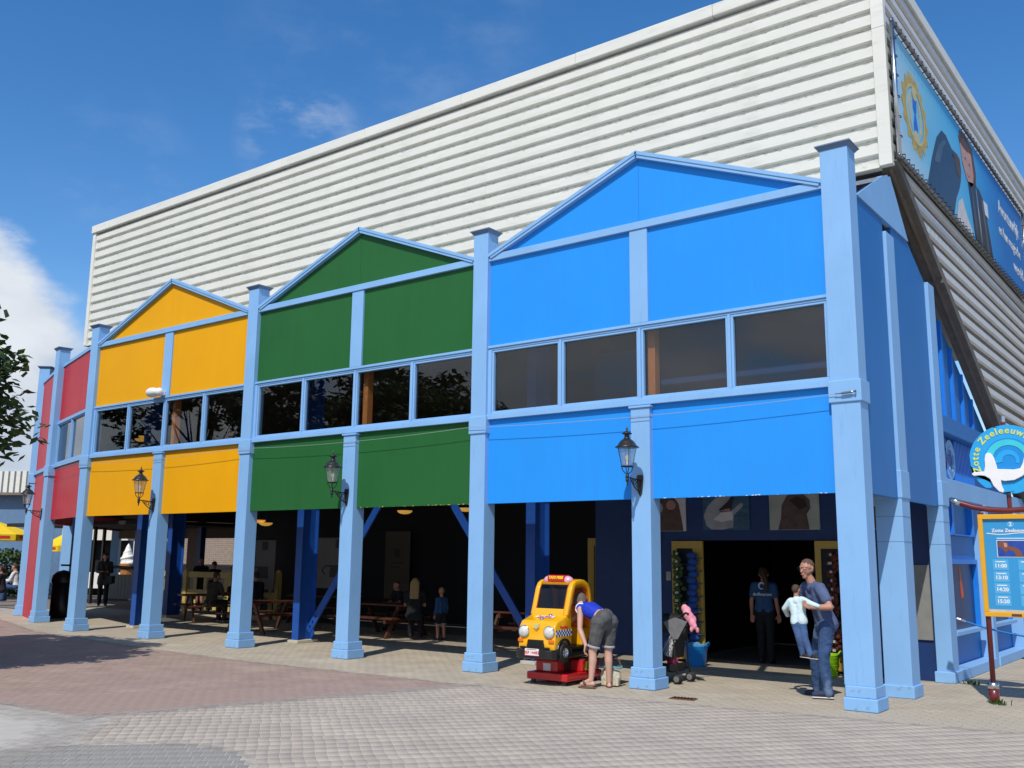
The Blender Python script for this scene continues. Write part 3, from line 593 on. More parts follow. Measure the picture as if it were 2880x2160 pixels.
# ------------------------------------------------------------------ the white hall behind
HALL = thing('hall_building', 'big white hall clad in horizontal ribbed siding, rising behind the coloured pavilion', 'building', (0,2,0))
X0, X1, ZB, ZT = -22.45, .42, 7.80, 11.42; PI_ = .2700
def hb(*a, **k):
    for m in a: pass
hw = MB().box(X0,X1-.03,.06,.16,ZB,ZT-.25); obj('wall_sheet', hw, 'recess_grey', HALL)
nrow = int((ZT-.25-ZB)/PI_)
rib = MB(); 
def rib_mesh(x0, x1):
    m = MB(); m.prism([(.06,-.002),(.005,.014),(.005,.162),(.06,.178)], x0, x1, 'x'); return m
segs = [(X0+.12,-15.003),(-15.0,-7.503),(-7.5,X1-.17)]
for (a, b) in segs:
    first = None
    for r in range(nrow+1):
        z = ZT-.25-.215-r*PI_
        if z < ZB-.02: continue
        if first is None: first = obj('siding_rib', rib_mesh(a, b), 'white_siding', HALL, (0,0,z))
        else:
            o = first.copy(); col.objects.link(o); o.location = (0,0,z)
obj('corner_trim', MB().box(X1-.165,X1+.03,-.03,.10,ZB-.02,10.05), 'white_siding', HALL, bevel=.006); obj('corner_trim', MB().box(X1-.165,X1+.03,-.03,.10,10.054,ZT-.23), 'white_siding', HALL, bevel=.006)
obj('corner_trim', MB().box(X0-.03,X0+.12,-.03,.10,ZB-.02,ZT-.23), 'white_siding', HALL, bevel=.006)
for i in range(8):
    a = X0-.05+(X1+.10-X0)*i/8; b = X0-.05+(X1+.10-X0)*(i+1)/8-.006
    obj('roof_trim', MB().box(a,b,-.075,.25,ZT-.228,ZT-.004 if i % 2 else ZT), 'white_siding', HALL, bevel=.012)
obj('bottom_flashing', MB().box(X0,X1-.166,-.02,.14,ZB-.04,ZB-.005), 'white_siding', HALL)
obj('under_sheet', MB().prism([(.16,7.72),(.20,7.80),(40,-13.4),(40,-13.6)], X0, X1-.06, 'x'), 'ceiling_dark', HALL) if False else None
obj('roof', MB().box(X0,X1,.1,34,ZT-.20,ZT-.02), 'roof_grey', HALL); obj('wall_sheet', MB().prism([(.16,ZB),(.16,ZT-.25),(34,ZT-.25),(34,0),(14.3,0)], X0, X0+.1, 'x'), 'recess_grey', HALL)
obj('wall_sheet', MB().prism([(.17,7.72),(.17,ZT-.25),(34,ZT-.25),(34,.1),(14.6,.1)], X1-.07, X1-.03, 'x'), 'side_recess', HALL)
obj('hall_underside', MB().prism([(.18,7.70),(14.4,.02),(14.5,.10),(.28,7.76)], X0+.1, X1-.08, 'x'), 'ceiling_dark', HALL) if False else None
zr = ZT-.25-.17
while zr > .3:
    y0 = max(.14, (7.80-zr)/.535+.22)
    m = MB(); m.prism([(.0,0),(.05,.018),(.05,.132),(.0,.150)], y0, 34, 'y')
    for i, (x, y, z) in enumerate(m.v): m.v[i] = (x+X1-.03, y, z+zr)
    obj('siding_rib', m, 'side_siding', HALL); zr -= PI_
obj('roof_trim', MB().box(X1-.02,X1+.065,.252,34,ZT-.23,ZT-.005), 'white_siding', HALL, bevel=.01)
bm_ = MB(); bm_.prism([(.05,7.84),(.22,7.93),(15.2,-.08),(14.8,-.08)], X1-.20, X1+.075, 'x'); obj('sloping_beam', bm_, 'beam_brown', HALL, bevel=.01)
obj('sloping_beam', MB().prism([(.24,7.90),(.32,7.94),(15.4,-.08),(15.24,-.08)], X1-.1, X1+.05, 'x'), 'roof_grey', HALL)
for yy in (4.45,9.5): obj('beam_joint', MB().box(X1-.21,X1+.082,yy-2+0,yy-1.9,bz(yy)-.06,bz(yy)+.12), 'beam_brown', HALL)
# neighbouring roof eave at the right edge
EV = thing('neighbour_roof', 'flat roof edge with pale fascia behind the end of the hall banner', 'roof', (2.2,16.2,0))
obj('fascia', MB().box(-1.55,2.5,-.05,6,11.02,11.30), 'concrete', EV); obj('eave_top', MB().box(-1.68,2.6,-.2,6,11.301,11.48), 'roof_grey', EV); obj('ridge_tile', MB().box(-.9,-.65,-.1,.2,11.481,11.56), 'concrete', EV); obj('wall', MB().box(-1.3,2.5,.4,6,0,11.0), 'beam_brown', EV)

# ------------------------------------------------------------------ banner on the hall's side
BX = .52
m = bpy.data.materials.new('banner_print'); m.use_nodes = True; n_ = m.node_tree; b_ = n_.nodes['Principled BSDF']; b_.inputs['Roughness'].default_value = .55
t_ = n_.nodes.new('ShaderNodeTexCoord'); s_ = n_.nodes.new('ShaderNodeSeparateXYZ'); n_.links.new(t_.outputs['Generated'], s_.inputs[0])
nz = n_.nodes.new('ShaderNodeTexNoise'); nz.inputs['Scale'].default_value = 2.2; n_.links.new(t_.outputs['Generated'], nz.inputs['Vector'])
ad = n_.nodes.new('ShaderNodeMath'); ad.operation = 'MULTIPLY_ADD'; ad.inputs[1].default_value = .35; n_.links.new(nz.outputs['Fac'], ad.inputs[0]); n_.links.new(s_.outputs['Y'], ad.inputs[2])
zz = n_.nodes.new('ShaderNodeMath'); zz.operation = 'MULTIPLY_ADD'; zz.inputs[1].default_value = .16; n_.links.new(s_.outputs['Z'], zz.inputs[0]); n_.links.new(ad.outputs[0], zz.inputs[2])
cr = n_.nodes.new('ShaderNodeValToRGB'); e = cr.color_ramp.elements
e[0].position = .16; e[0].color = (.50,.66,.74,1); e[1].position = 1.0; e[1].color = (.005,.17,.50,1)
x = cr.color_ramp.elements.new(.42); x.color = (.20,.53,.72,1); x = cr.color_ramp.elements.new(.66); x.color = (.07,.42,.72,1); x = cr.color_ramp.elements.new(.86); x.color = (.015,.24,.58,1)
n_.links.new(zz.outputs[0], cr.inputs[0]); n_.links.new(cr.outputs[0], b_.inputs['Base Color']); MATS['banner_print'] = m
BAN = thing('hall_banner', 'large blue banner with golden wreath emblem, sea lion and trainer on the hall side', 'banner', (BX,2,7.9))
bl = lambda pts: [(y-2, z-7.9) for y, z in pts]
obj('sheet', MB().box(-.004,0,.06,10.62,.04,2.17), 'banner_print', BAN)
def bshape(nm, pts, mt, lay, parent=BAN): return obj(nm, MB().prism(bl(pts), .001+lay*.003, .003+lay*.003, 'x'), mt, parent)
mat('gold', (.52,.36,.06), .5, var=.2); mat('gold_pale', (.58,.50,.22), .5, var=.1); mat('emblem_blue', (.02,.16,.60), .5); mat('animal_dark', (.022,.030,.045), .35, var=.4, vscale=4); mat('print_skin', (.50,.28,.23), .6, var=.15, vscale=3); mat('print_hair', (.10,.05,.03), .6, var=.3); mat('suit_dark', (.03,.03,.04), .5, var=.5, vscale=5); mat('print_white', (.66,.70,.72), .6); mat('print_red_dull', (.35,.08,.07), .6); mat('animal_sheen', (.07,.09,.12), .4, var=.3, vscale=3)
cy, cz = 3.22, 9.02
def ell(a, b, n=40, wob=0, k=14, c=(cy,cz)): return [(c[0]+(a+wob*math.cos(k*t))*math.cos(t), c[1]+(b+wob*math.cos(k*t))*math.sin(t)) for t in [2*math.pi*i/n for i in range(n)]]
ring = MB(); o_, i_ = bl(ell(.74,.62,84,.055,14)), bl(ell(.50,.46,84)); N = 84
ring.add([(.004,y,z) for y, z in o_]+[(.004,y,z) for y, z in i_], [(k,(k+1)%N,N+(k+1)%N,N+k) for k in range(N)]); EMB = obj('emblem_wreath', ring, 'gold', BAN)
r2 = MB(); o_, i_ = bl(ell(.56,.51,60)), bl(ell(.50,.46,60)); N = 60
r2.add([(.007,y,z) for y, z in o_]+[(.007,y,z) for y, z in i_], [(k,(k+1)%N,N+(k+1)%N,N+k) for k in range(N)]); obj('emblem_ring', r2, 'gold_pale', EMB)
bshape('emblem_shape', [(cy-.10,cz+.30),(cy+.0,cz+.36),(cy+.12,cz+.30),(cy+.09,cz+.08),(cy+.03,cz+.02),(cy+.12,cz-.20),(cy+.10,cz-.34),(cy-.10,cz-.34),(cy-.13,cz-.2),(cy-.04,cz+.02),(cy-.12,cz+.1)], 'emblem_blue', 1, EMB)
for c in ((cy,cz+.37),(cy,cz-.40)): bshape('emblem_knot', ell(.15,.12,14,c=c), 'gold_pale', 2, EMB)
for s in (1,-1): bshape('emblem_dolphin', [(cy+s*a, cz+b) for a, b in ((.16,.32),(.30,.26),(.38,.05),(.34,-.2),(.2,-.36),(.26,-.15),(.27,.05),(.22,.2))], 'gold_pale', 1, EMB)
for a in range(8):
    t = math.pi/2+(a-3.5)*.12; bshape('emblem_crown', [(cy+.70*math.cos(t-.03),cz+.60*math.sin(t-.03)),(cy+.70*math.cos(t+.03),cz+.60*math.sin(t+.03)),(cy+.84*math.cos(t),cz+.74*math.sin(t))], 'gold', 1, EMB); t += math.pi; bshape('emblem_crown', [(cy+.70*math.cos(t-.03),cz+.60*math.sin(t-.03)),(cy+.70*math.cos(t+.03),cz+.60*math.sin(t+.03)),(cy+.84*math.cos(t),cz+.74*math.sin(t))], 'gold', 1, EMB)
bshape('sea_lion', [(3.7,7.95),(4.15,8.6),(4.6,9.15),(5.0,9.42),(5.3,9.44),(5.7,9.32),(6.1,9.36),(6.28,9.34),(6.36,9.15),(6.28,8.9),(6.15,8.72),(5.8,8.4),(5.6,8.1),(5.52,7.95)], 'animal_dark', 1)
bshape('sea_lion_muzzle', [(5.86,9.30),(6.1,9.36),(6.3,9.33),(6.36,9.12),(6.26,8.88),(6.05,8.92),(5.9,9.1)], 'photo_brown', 2)
bshape('trainer_hair', [(6.35,9.8),(6.5,10.0),(6.9,10.05),(7.5,9.95),(7.7,9.5),(7.6,9.1),(7.2,9.0),(6.7,9.3)], 'print_hair', 1); bshape('trainer_face', [(6.42,9.7),(6.6,9.82),(7.0,9.85),(7.35,9.75),(7.45,9.4),(7.35,9.15),(7.1,9.02),(6.8,9.12),(6.52,9.35)], 'print_skin', 2)
bshape('trainer_suit', [(6.9,9.08),(7.4,9.2),(7.9,9.22),(8.25,9.1),(8.6,8.5),(8.85,7.95),(7.25,7.95),(7.1,8.5)], 'suit_dark', 2); bshape('trainer_zip', [(7.55,9.15),(7.6,9.15),(7.9,7.96),(7.75,7.96)], 'steel', 3); bshape('hand_card', [(8.2,9.1),(8.6,9.12),(8.62,8.82),(8.3,8.82)], 'print_white', 3)
bshape('trainer_fringe', [(6.42,9.72),(6.6,9.9),(7.1,9.93),(7.3,9.8),(7.0,9.72),(6.7,9.70)], 'print_hair', 3); bshape('trainer_eye', [(6.72,9.52),(6.80,9.54),(6.86,9.50),(6.78,9.49)], 'suit_dark', 3); bshape('trainer_eye', [(7.05,9.50),(7.13,9.52),(7.20,9.47),(7.11,9.47)], 'suit_dark', 3); bshape('trainer_mouth', [(6.85,9.24),(6.98,9.21),(7.12,9.25),(6.98,9.18)], 'print_red_dull', 3)
bshape('sea_lion_sheen', [(4.3,8.6),(4.7,9.05),(5.1,9.28),(5.3,9.3),(5.0,9.1),(4.7,8.7)], 'animal_sheen', 2); bshape('sea_lion_eye', [(5.72,9.22),(5.78,9.26),(5.85,9.22),(5.78,9.18)], 'suit_dark', 3); bshape('suit_sheen', [(8.0,9.1),(8.2,9.0),(8.45,8.2),(8.5,7.96),(8.3,7.96)], 'animal_sheen', 3); bshape('arm_print', [(7.1,9.0),(7.25,9.05),(7.5,8.3),(7.55,7.95),(7.3,7.95)], 'animal_dark', 3)
bshape('cloud_print', [(5.75,7.95),(6.0,8.4),(6.3,8.55),(6.6,8.3),(7.0,8.1),(7.0,7.95)], 'photo_pale', 1)
for txt, y, z, s in (('Avontuurlijk', 10.95, 9.47, .46), ('en hun magische', 10.9, 8.93, .36), ('wereld', 11.7, 8.46, .40)):
    lettering(txt, s, basis((.006, y-2, z-7.9), (0,1,0), (0,0,1)), 'print_white', BAN)
for y in (.02,10.68): obj('pole', MB().tube([(.03,y,-.02),(.03,y,2.26)], .035, 10), 'steel', BAN, smooth=True)
for z in (.0,2.22): obj('pole', MB().tube([(.03,-.02,z),(.03,10.7,z)], .030, 8), 'dark_steel', BAN, smooth=True)
tie = MB().tube([(.0,0,-.045),(.075,0,-.03),(.08,0,.03),(.0,0,.045)], .010, 5); tm = tie.mesh('tie'); tm.materials.append(MATS['black_metal'])
for k in range(42): 
    y = .15+k*.25
    for z in (.015,2.20): rawobj('tie', tm, BAN, (0,y,z))
for z in (.3,.62,.95,1.3,1.62,1.93):
    for y in (.04,10.66): o = rawobj('tie', tm, BAN, (0,y,z)); o.rotation_euler = (math.pi/2,0,0)

# ------------------------------------------------------------------ wall lanterns
def wall_lamp():
    t = thing('wall_lantern', '', 'lantern', (0,0,0))       # origin: centre of the back plate on the pillar face, arm along -y
    bp_ = MB(); bp_.prism([(-.055,.16),(.055,.16),(.07,.10),(.055,-.05),(.035,-.18),(.0,-.24),(-.035,-.18),(-.055,-.05),(-.07,.10)], -.03, .0); obj('back_plate', bp_, 'black_metal', t, bevel=.006)
    a = MB(); a.tube([(0,-.02,.06),(0,-.20,.07),(0,-.42,.085)], .014, 8)
    a.tube([(0,-.02,-.16),(0,-.12,-.13),(0,-.22,-.06),(0,-.30,.02),(0,-.34,.07)], .013, 8)
    for cy_, cz_, r in ((-.10,-.02,.055),(-.19,.01,.038),(-.255,.035,.025),(-.07,-.10,.03)):
        a.tube([(0,cy_+r*math.cos(q),cz_+r*math.sin(q)) for q in np.linspace(0,2*math.pi*1.15,14)], .008, 6)
    obj('bracket', a, 'black_metal', t, smooth=True)
    y = -.44
    k = MB().lathe([(0,-.075),(.012,-.07),(.016,-.045),(.010,-.02),(.022,.0),(.034,.02),(.034,.05),(.026,.06),(.036,.075),(.036,.10),(.028,.12),(.028,.15),(0,.15)], (0,y,0), 14)
    for q in range(4):
        an = q*math.pi/2+.785; c, s_ = math.cos(an), math.sin(an)
        k.tube([(.02*c,y+.02*s_,.14),(.05*c,y+.05*s_,.17),(.085*c,y+.085*s_,.21),(.095*c,y+.095*s_,.255),(.11*c,y+.11*s_,.275),(.098*c,y+.098*s_,.29)], .009, 6)
    k.lathe([(.10,.275),(.112,.28),(.112,.292),(.10,.296),(.09,.285)], (0,y,0), 20)
    obj('cradle', k, 'black_metal', t, smooth=True)
    g_ = MB().lathe([(.098,.296),(.165,.645)], (0,y,0), 24); gl = obj('shade', g_, 'lamp_glass', t, smooth=True)
    rb = MB()
    for q in range(4):
        an = q*math.pi/2+.785; c, s_ = math.cos(an), math.sin(an); rb.tube([(.102*c,y+.102*s_,.29),(.170*c,y+.170*s_,.65)], .006, 5)
    obj('rib', rb, 'black_metal', t)
    obj('bulb', MB().lathe([(0,.30),(.016,.30),(.016,.38),(.014,.39),(.030,.43),(.034,.46),(.024,.49),(0,.50)], (0,y,0), 12), 'bulb', t, smooth=True)
    rf = MB().lathe([(.16,.640),(.215,.628),(.218,.640),(.175,.665),(.15,.71),(.115,.755),(.075,.785),(.06,.79),(.062,.81),(.045,.82),(.045,.865),(.095,.885),(.095,.893),(.04,.925),(.02,.94),(.014,.96),(.020,.975),(.012,.99),(.006,1.02),(0,1.03)], (0,y,0), 24)
    obj('roof', rf, 'black_metal', t, smooth=True); return t
LG = 'black wall lanterns on the pillars'
l0 = wall_lamp(); l0.scale = (.79,.86,.79); l0.location = (-S+.02+.205,.029,2.92); tag(l0, 'black wall lantern on the pale blue pillar in front of the blue panels', None, LG)
dup(l0, None, (-3*S+.205,.029,2.92), label='black wall lantern on the pillar in the middle of the green panels', rz=.0)
dup(l0, None, (-5*S+.205,.029,2.92), label='black wall lantern on the pillar in the middle of the yellow panels', rz=.0)
dup(l0, None, (-21.93,.93,2.88), label='black wall lantern on the left pillar beside the red panels, half hidden by leaves', rz=-.35)
# ------------------------------------------------------------------ floodlight, wire with its turnbuckle
FLD = thing('floodlight', 'white floodlight fixed above the windows of the yellow bay', 'floodlight', (-5*S+.20,.08,5.42))
obj('housing', remesh(MB().sphere((-.19,-.17,.03), .15, 14, 10, sc=(1.35,.9,.75)).sphere((.0,-.13,.03), .10, 12, 8), .014, 4), 'white_plastic', FLD, smooth=True)
obj('lens', MB().lathe([(0,0),(.09,.0),(.09,.012),(0,.016)], (-.2,-.20,-.055), 16).xf(Matrix()), 'grey_board', FLD); obj('mount', MB().box(-.05,.06,-.06,.0,-.04,.06), 'white_plastic', FLD, bevel=.008)
WR = thing('stay_wire', 'thin steel wire strung along the facade with a turnbuckle on the right corner pillar', 'wire', (.2,-.02,3.98))
pts = []
knots = [(.10,0,.0),(-2*S+.0,-.01,.0),(-4*S+.0,-.01,.005),(-6*S+.0,-.01,.01)]
for a, b in zip(knots[:-1], knots[1:]):
    for k in range(12):
        t = k/12; pts.append((a[0]+(b[0]-a[0])*t-.2, a[1]+(b[1]-a[1])*t, a[2]+(b[2]-a[2])*t-.12*4*t*(1-t)*.55))
pts.append((knots[-1][0]-.2,-.01,.01)); pts.append((-21.9,.9,.0))
obj('cable', MB().tube(pts, .0042, 5), 'wire', WR); obj('turnbuckle', MB().tube([(-.12,-.01,.0),(-.04,-.01,.0),(-.03,-.01,.0),(.10,-.01,.008),(.12,-.01,.009),(.155,-.01,.01)], [.007,.007,.016,.016,.007,.02], 8), 'dark_steel', WR)
# ------------------------------------------------------------------ ceiling lamps
def ceil_lamp(loc, label):
    t = thing('ceiling_lamp', label, 'lamp', loc, 0, 'yellow bowl lamps under the arcade roof')
    obj('bowl', MB().lathe([(0,-.085),(.09,-.075),(.16,-.045),(.19,0),(.185,.005),(0,.006)], (0,0,0), 20), 'lamp_glow', t, smooth=True); obj('rod', MB().tube([(0,0,.005),(0,0,max(.1,7.4-.512*(loc[1]-2.25)-loc[2]))], .012, 6), 'black_metal', t); return t
for loc, lb in (((-12.3,5,2.93),'glowing yellow bowl lamp below the right green panel, the left one'), ((-10.35,5,2.95),'glowing yellow bowl lamp below the right green panel, beside the main pillar'),
                ((-17.85,5,2.78),'glowing yellow bowl lamp next to the pillar between yellow and green, left of a pair'), ((-17.55,5,2.70),'glowing yellow bowl lamp next to the pillar between yellow and green, right of a pair'),
                ((-22.5,4.2,5.35),'yellow bowl lamp glowing behind the second window of the yellow bay'), ((-24.0,5.0,5.45),'yellow bowl lamp behind the left window of the yellow bay'), ((-21.6,4.2,5.05),'yellow bowl lamp behind the centre mullion of the yellow bay')):
    ceil_lamp(loc, lb)
# ------------------------------------------------------------------ coin-operated taxi ride
mat('taxi_yellow', (.83,.40,.004), .16, var=.02, coat=.5); mat('taxi_red', (.50,.010,.014), .18, var=.03, coat=.5); mat('taxi_black', (.012,.012,.012), .28, coat=.3); mat('taxi_inside', (.30,.07,.01), .5)
mat('taxi_orange', (.75,.16,.01), .3); mat('pink_dome', (.72,.36,.50), .2, coat=.5); mat('chrome', (.7,.7,.7), .14, metal=1.); mat('lamp_white', (.62,.62,.55), .2, coat=.5, var=.15, vscale=30); mat('print_red', (.60,.02,.02), .5); mat('print_yellow', (.95,.70,.02), .5); mat('print_navy', (.012,.02,.16), .5); mat('tyre', (.012,.012,.012), .6); mat('sticker', (.62,.66,.70), .5, var=.1, vscale=20); mat('panel_gold', (.36,.27,.005), .35)
TX = thing('taxi_ride', 'yellow toy taxi ride on a red base with a TAXI FREE roof sign', 'kiddie ride', (-4.215,-.02,0), .035)
body = MB(); body.prism([(-.735,.50),(-.735,.635),(-.72,.66),(-.715,.84),(-.66,.915),(-.52,.955),(-.40,.995),(-.34,1.05),(-.25,1.05),(-.25,.505)], -.315, .315, 'x')
obj('body', body, 'taxi_yellow', TX, bevel=.032, seg=3, smooth=True)
obj('floor', MB().box(-.31,.31,-.26,.46,.50,.54), 'taxi_black', TX); obj('seat_box', MB().box(-.305,.305,.05,.31,.541,.80), 'taxi_yellow', TX, bevel=.02); obj('seat_back', MB().box(-.24,.24,.24,.30,.80,1.10), 'taxi_orange', TX, bevel=.03, seg=3)
obj('rear_body', MB().box(-.315,.315,.30,.52,.505,1.02), 'taxi_yellow', TX, bevel=.035, seg=3)
O = [(-.41,.99),(-.33,1.22),(-.275,1.38),(-.225,1.455),(-.15,1.495),(-.02,1.515),(.10,1.505),(.20,1.465),(.27,1.39),(.31,1.27),(.325,1.1),(.335,.52)]
def offset(path, d):
    out = []
    for i, p in enumerate(path):
        a = path[max(i-1,0)]; b = path[min(i+1,len(path)-1)]; tx, tz = b[0]-a[0], b[1]-a[1]; l = math.hypot(tx,tz); out.append((p[0]+tz/l*d, p[1]-tx/l*d))
    return out
I = offset(O, .085); strip = O+I[::-1]
for s in (1,-1):
    q = MB(); q.prism(strip, s*.245, s*.325, 'x'); obj('door_frame', q, 'taxi_yellow', TX, bevel=.022, seg=3, smooth=True)
    obj('door_edge', MB().prism(I+offset(O,.10)[::-1], s*.25, s*.318, 'x'), 'taxi_orange', TX)
R_ = O[3:]; q = MB(); q.prism(R_+offset(R_,.04)[::-1], -.25, .25, 'x'); obj('roof', q, 'taxi_yellow', TX, smooth=False)
q = MB(); Rb = O[8:]; q.prism(offset(Rb,.041)+offset(Rb,.05)[::-1], -.25, .25, 'x'); obj('lining', q, 'taxi_inside', TX)
W = O[:4]
for pf_ in (O[3:5]+offset(O[2:5],.05)[1:][::-1], [O[0],(-.375,1.085),(-.345,1.075),(-.38,.98)]): obj('screen_frame', MB().prism(pf_, -.25,.25,'x'), 'taxi_yellow', TX)
Wg = offset(O[:4],.022); gl = MB(); gl.prism(Wg+offset(O[:4],.030)[::-1], -.25,.25,'x'); obj('windscreen', gl, 'taxi_screen', TX)
for a, b, c, d in ((-.25,-.235,0,0),(.235,.25,0,0)): obj('screen_seal', MB().prism(offset(O[:4],.012)+offset(O[:4],.021)[::-1], a, b, 'x'), 'taxi_inside', TX)
for s in (1,-1):
    h = obj('headlight', MB().lathe([(.082,0),(.086,-.015),(.078,-.03),(.05,-.048),(.0,-.056)], (s*.217,-.715,.762), 20, axis='y'), 'lamp_white', TX, smooth=True); obj('headlight_ring', MB().lathe([(.080,.004),(.092,.0),(.094,-.016),(.084,-.022)], (s*.217,-.715,.762), 20, axis='y'), 'chrome', h, smooth=True)
    obj('indicator', MB().box(s*.265-.045,s*.265+.045,-.752,-.734,.615,.665), 'taxi_orange', TX, bevel=.012, seg=3)
gr = obj('grille', MB().prism([(-.155,.535),(.155,.535),(.128,.655),(-.128,.655)], -.752, -.73), 'taxi_black', TX)
for k in range(6): obj('slat', MB().box(-.15+.004*k,.15-.004*k,-.764,-.7525,.545+.018*k,.553+.018*k), 'taxi_black', gr)
bp_ = MB(); bp_.prism([(-.325,-.52),(-.335,-.70),(-.31,-.79),(-.23,-.825),(.23,-.825),(.31,-.79),(.335,-.70),(.325,-.52)], .395, .525, 'z'); bp_.prism([(-.25,-.80),(-.16,-.80),(-.16,-.74),(-.25,-.74)], .53, .56, 'z'); bp_.prism([(.16,-.80),(.25,-.80),(.25,-.74),(.16,-.74)], .53, .56, 'z'); obj('bumper', bp_, 'taxi_black', TX, bevel=.02, seg=3)
obj('underbody', MB().box(-.30,.30,-.70,.50,.37,.50), 'taxi_black', TX, bevel=.04)
pl = obj('number_plate', MB().box(-.125,.112,-.838,-.822,.435,.535), 'white_plastic', TX, bevel=.004); lettering('45F 14483', .060, basis((-.006,-.840,.480),(1,0,0),(0,0,1)), 'print_red', pl, bold=.0008)
obj('plate_band', MB().box(-.125,.112,-.8395,-.8381,.4352,.443), 'print_red', pl); obj('plate_band', MB().box(-.09,.08,-.8395,-.8381,.520,.528), 'dark_steel', pl)
obj('badge', MB().prism([(-.045,.875),(.045,.875),(.045,.83),(.0,.785),(-.045,.83)], -.734, -.705).prism([(-.033,.866),(.033,.866),(.033,.833),(0,.80),(-.033,.833)], -.742, -.7345), 'gold_pale', TX)
hm = basis((0,-.50,.968),(1,0,0),(0,.955,.30))
st = obj('hood_sticker', MB().add([hm @ Vector(v) for v in ((-.16,-.03,.004),(.17,-.035,.004),(.16,.035,.004),(-.15,.04,.004))], [(0,1,2,3)]), 'sticker', TX); lettering('Taxi Baby', .062, hm @ Matrix.Translation((.005,0,.006)), 'print_red', st, bold=.001)
for dx, dy in ((.05,.085),(-.005,-.075)):
    bt = MB().lathe([(0,.012),(.02,.010),(.034,.004),(.036,-.004)], (0,0,0), 16); bt.xf(hm @ Matrix.Translation((dx,dy,.006))); obj('button', bt, 'chrome', TX, smooth=True)
for s in (1,-1):
    ck = obj('checker_band', MB().box(s*.3155-.001,s*.3155+.001,-.69,-.262,.705,.80), 'white_plastic', TX); c = MB(); n_c = 12; dy = .428/n_c; dz = .095/3
    for a in range(n_c):
        for b in range(3):
            if (a+b) % 2 == 0: c.box(s*.3172-.001,s*.3172+.001,-.69+a*dy,-.69+(a+1)*dy,.705+b*dz,.705+(b+1)*dz)
    obj('checker', c, 'print_navy', ck)
    lettering('Taxi Baby', .058, basis((s*.317,-.47,.835),(0,s,0),(0,0,1)), 'print_red', TX, bold=.001)
    c = MB()
    for a in range(6):
        for b in range(3):
            if (a+b) % 2 == 0: c.box(s*.3165-.001,s*.3165+.001,.30+a*.033,.333+a*.033,.72+b*.032,.752+b*.032)
    obj('checker', c, 'print_navy', TX)
    for yw in (-.475,.36):
        wh = obj('wheel', MB().lathe([(.075,-.05),(.125,-.055),(.142,-.035),(.146,0),(.142,.035),(.125,.055),(.075,.05)], (s*.30,yw,.475), 28, axis='x'), 'tyre', TX, smooth=True)
        rm = MB().lathe([(.08,s*.035),(.074,s*.052),(.062,s*.045),(.055,s*.022),(0,s*.018)], (s*.30,yw,.475), 24, axis='x')
        for k in range(5):
            an = k*2*math.pi/5; rm.tube([(s*.335,yw+.012*math.cos(an),.475+.012*math.sin(an)),(s*.332,yw+.06*math.cos(an),.475+.06*math.sin(an))], .011, 6)
        rm.lathe([(0,s*.052),(.014,s*.05),(.018,s*.03)], (s*.30,yw,.475), 12, axis='x'); obj('rim', rm, 'chrome', wh, smooth=True)
        fd = MB(); fo, fi, F2 = [], [], 14
        for k in range(F2+1):
            an = -.15+k*(math.pi+.30)/F2; fo.append((yw+.205*math.cos(an), .475+.205*math.sin(an))); fi.append((yw+.160*math.cos(an), .475+.160*math.sin(an)))
        fd.prism(fo+fi[::-1], s*.29, s*.338, 'x'); obj('fender', fd, 'taxi_black', TX, bevel=.012, seg=2)
rs_ = obj('roof_sign', MB().prism([(-.205,1.475),(-.205,1.562),(-.19,1.572),(-.06,1.575),(-.04,1.56),(-.04,1.50)], -.15, .15, 'x'), 'taxi_red', TX, bevel=.006)
for s in (1,-1): obj('dome', remesh(MB().sphere((s*.16,-.125,1.495), .085, 16, 12, sc=(1.15,.9,.80)), .012, 3), 'pink_dome', rs_, smooth=True)
lettering('TAXI FREE', .056, basis((0,-.2075,1.535),(1,0,0),(0,0,1)), 'print_yellow', rs_, bold=.0022, shear=.2)
sw_ = MB().tube([(.0+.10*math.cos(t),-.22+.03*math.sin(t),1.0+.095*math.sin(t)) for t in np.linspace(0,2*math.pi,17)], .012, 6); obj('steering_wheel', sw_, 'taxi_orange', TX)
obj('pedestal', MB().box(-.14,.14,-.15,.25,.17,.38), 'taxi_black', TX)
ba = MB(); ba.prism([(-.36,-.44),(.335,-.46),(.36,-.44),(.36,.55),(-.36,.55)], .06, .165, 'z'); BASE = obj('base', ba, 'taxi_red', TX, bevel=.03, seg=3)
obj('base_block', MB().box(-.27,.115,-.34,.40,.16,.345), 'taxi_red', BASE, bevel=.03, seg=3); obj('base_block', MB().box(.116,.340,.00,.52,.16,.335), 'taxi_red', BASE, bevel=.025, seg=3)
obj('coin_panel', MB().box(.335,.352,.08,.36,.18,.315), 'panel_gold', BASE, bevel=.02, seg=2); obj('panel_rim', MB().tube([(.352,.095,.19),(.352,.345,.19),(.352,.345,.305),(.352,.095,.305),(.352,.095,.19)], .006, 5), 'print_yellow', BASE); obj('notice', MB().box(-.13,-.0,-.3435,-.3405,.185,.29), 'sticker', BASE)
for x, y in ((-.28,-.38),(.27,-.39),(.28,.46),(-.28,.46)): obj('foot', MB().lathe([(.0,0),(.055,0),(.05,.02),(.035,.03),(.035,.065),(0,.065)], (x,y,0), 14), 'taxi_black', BASE)

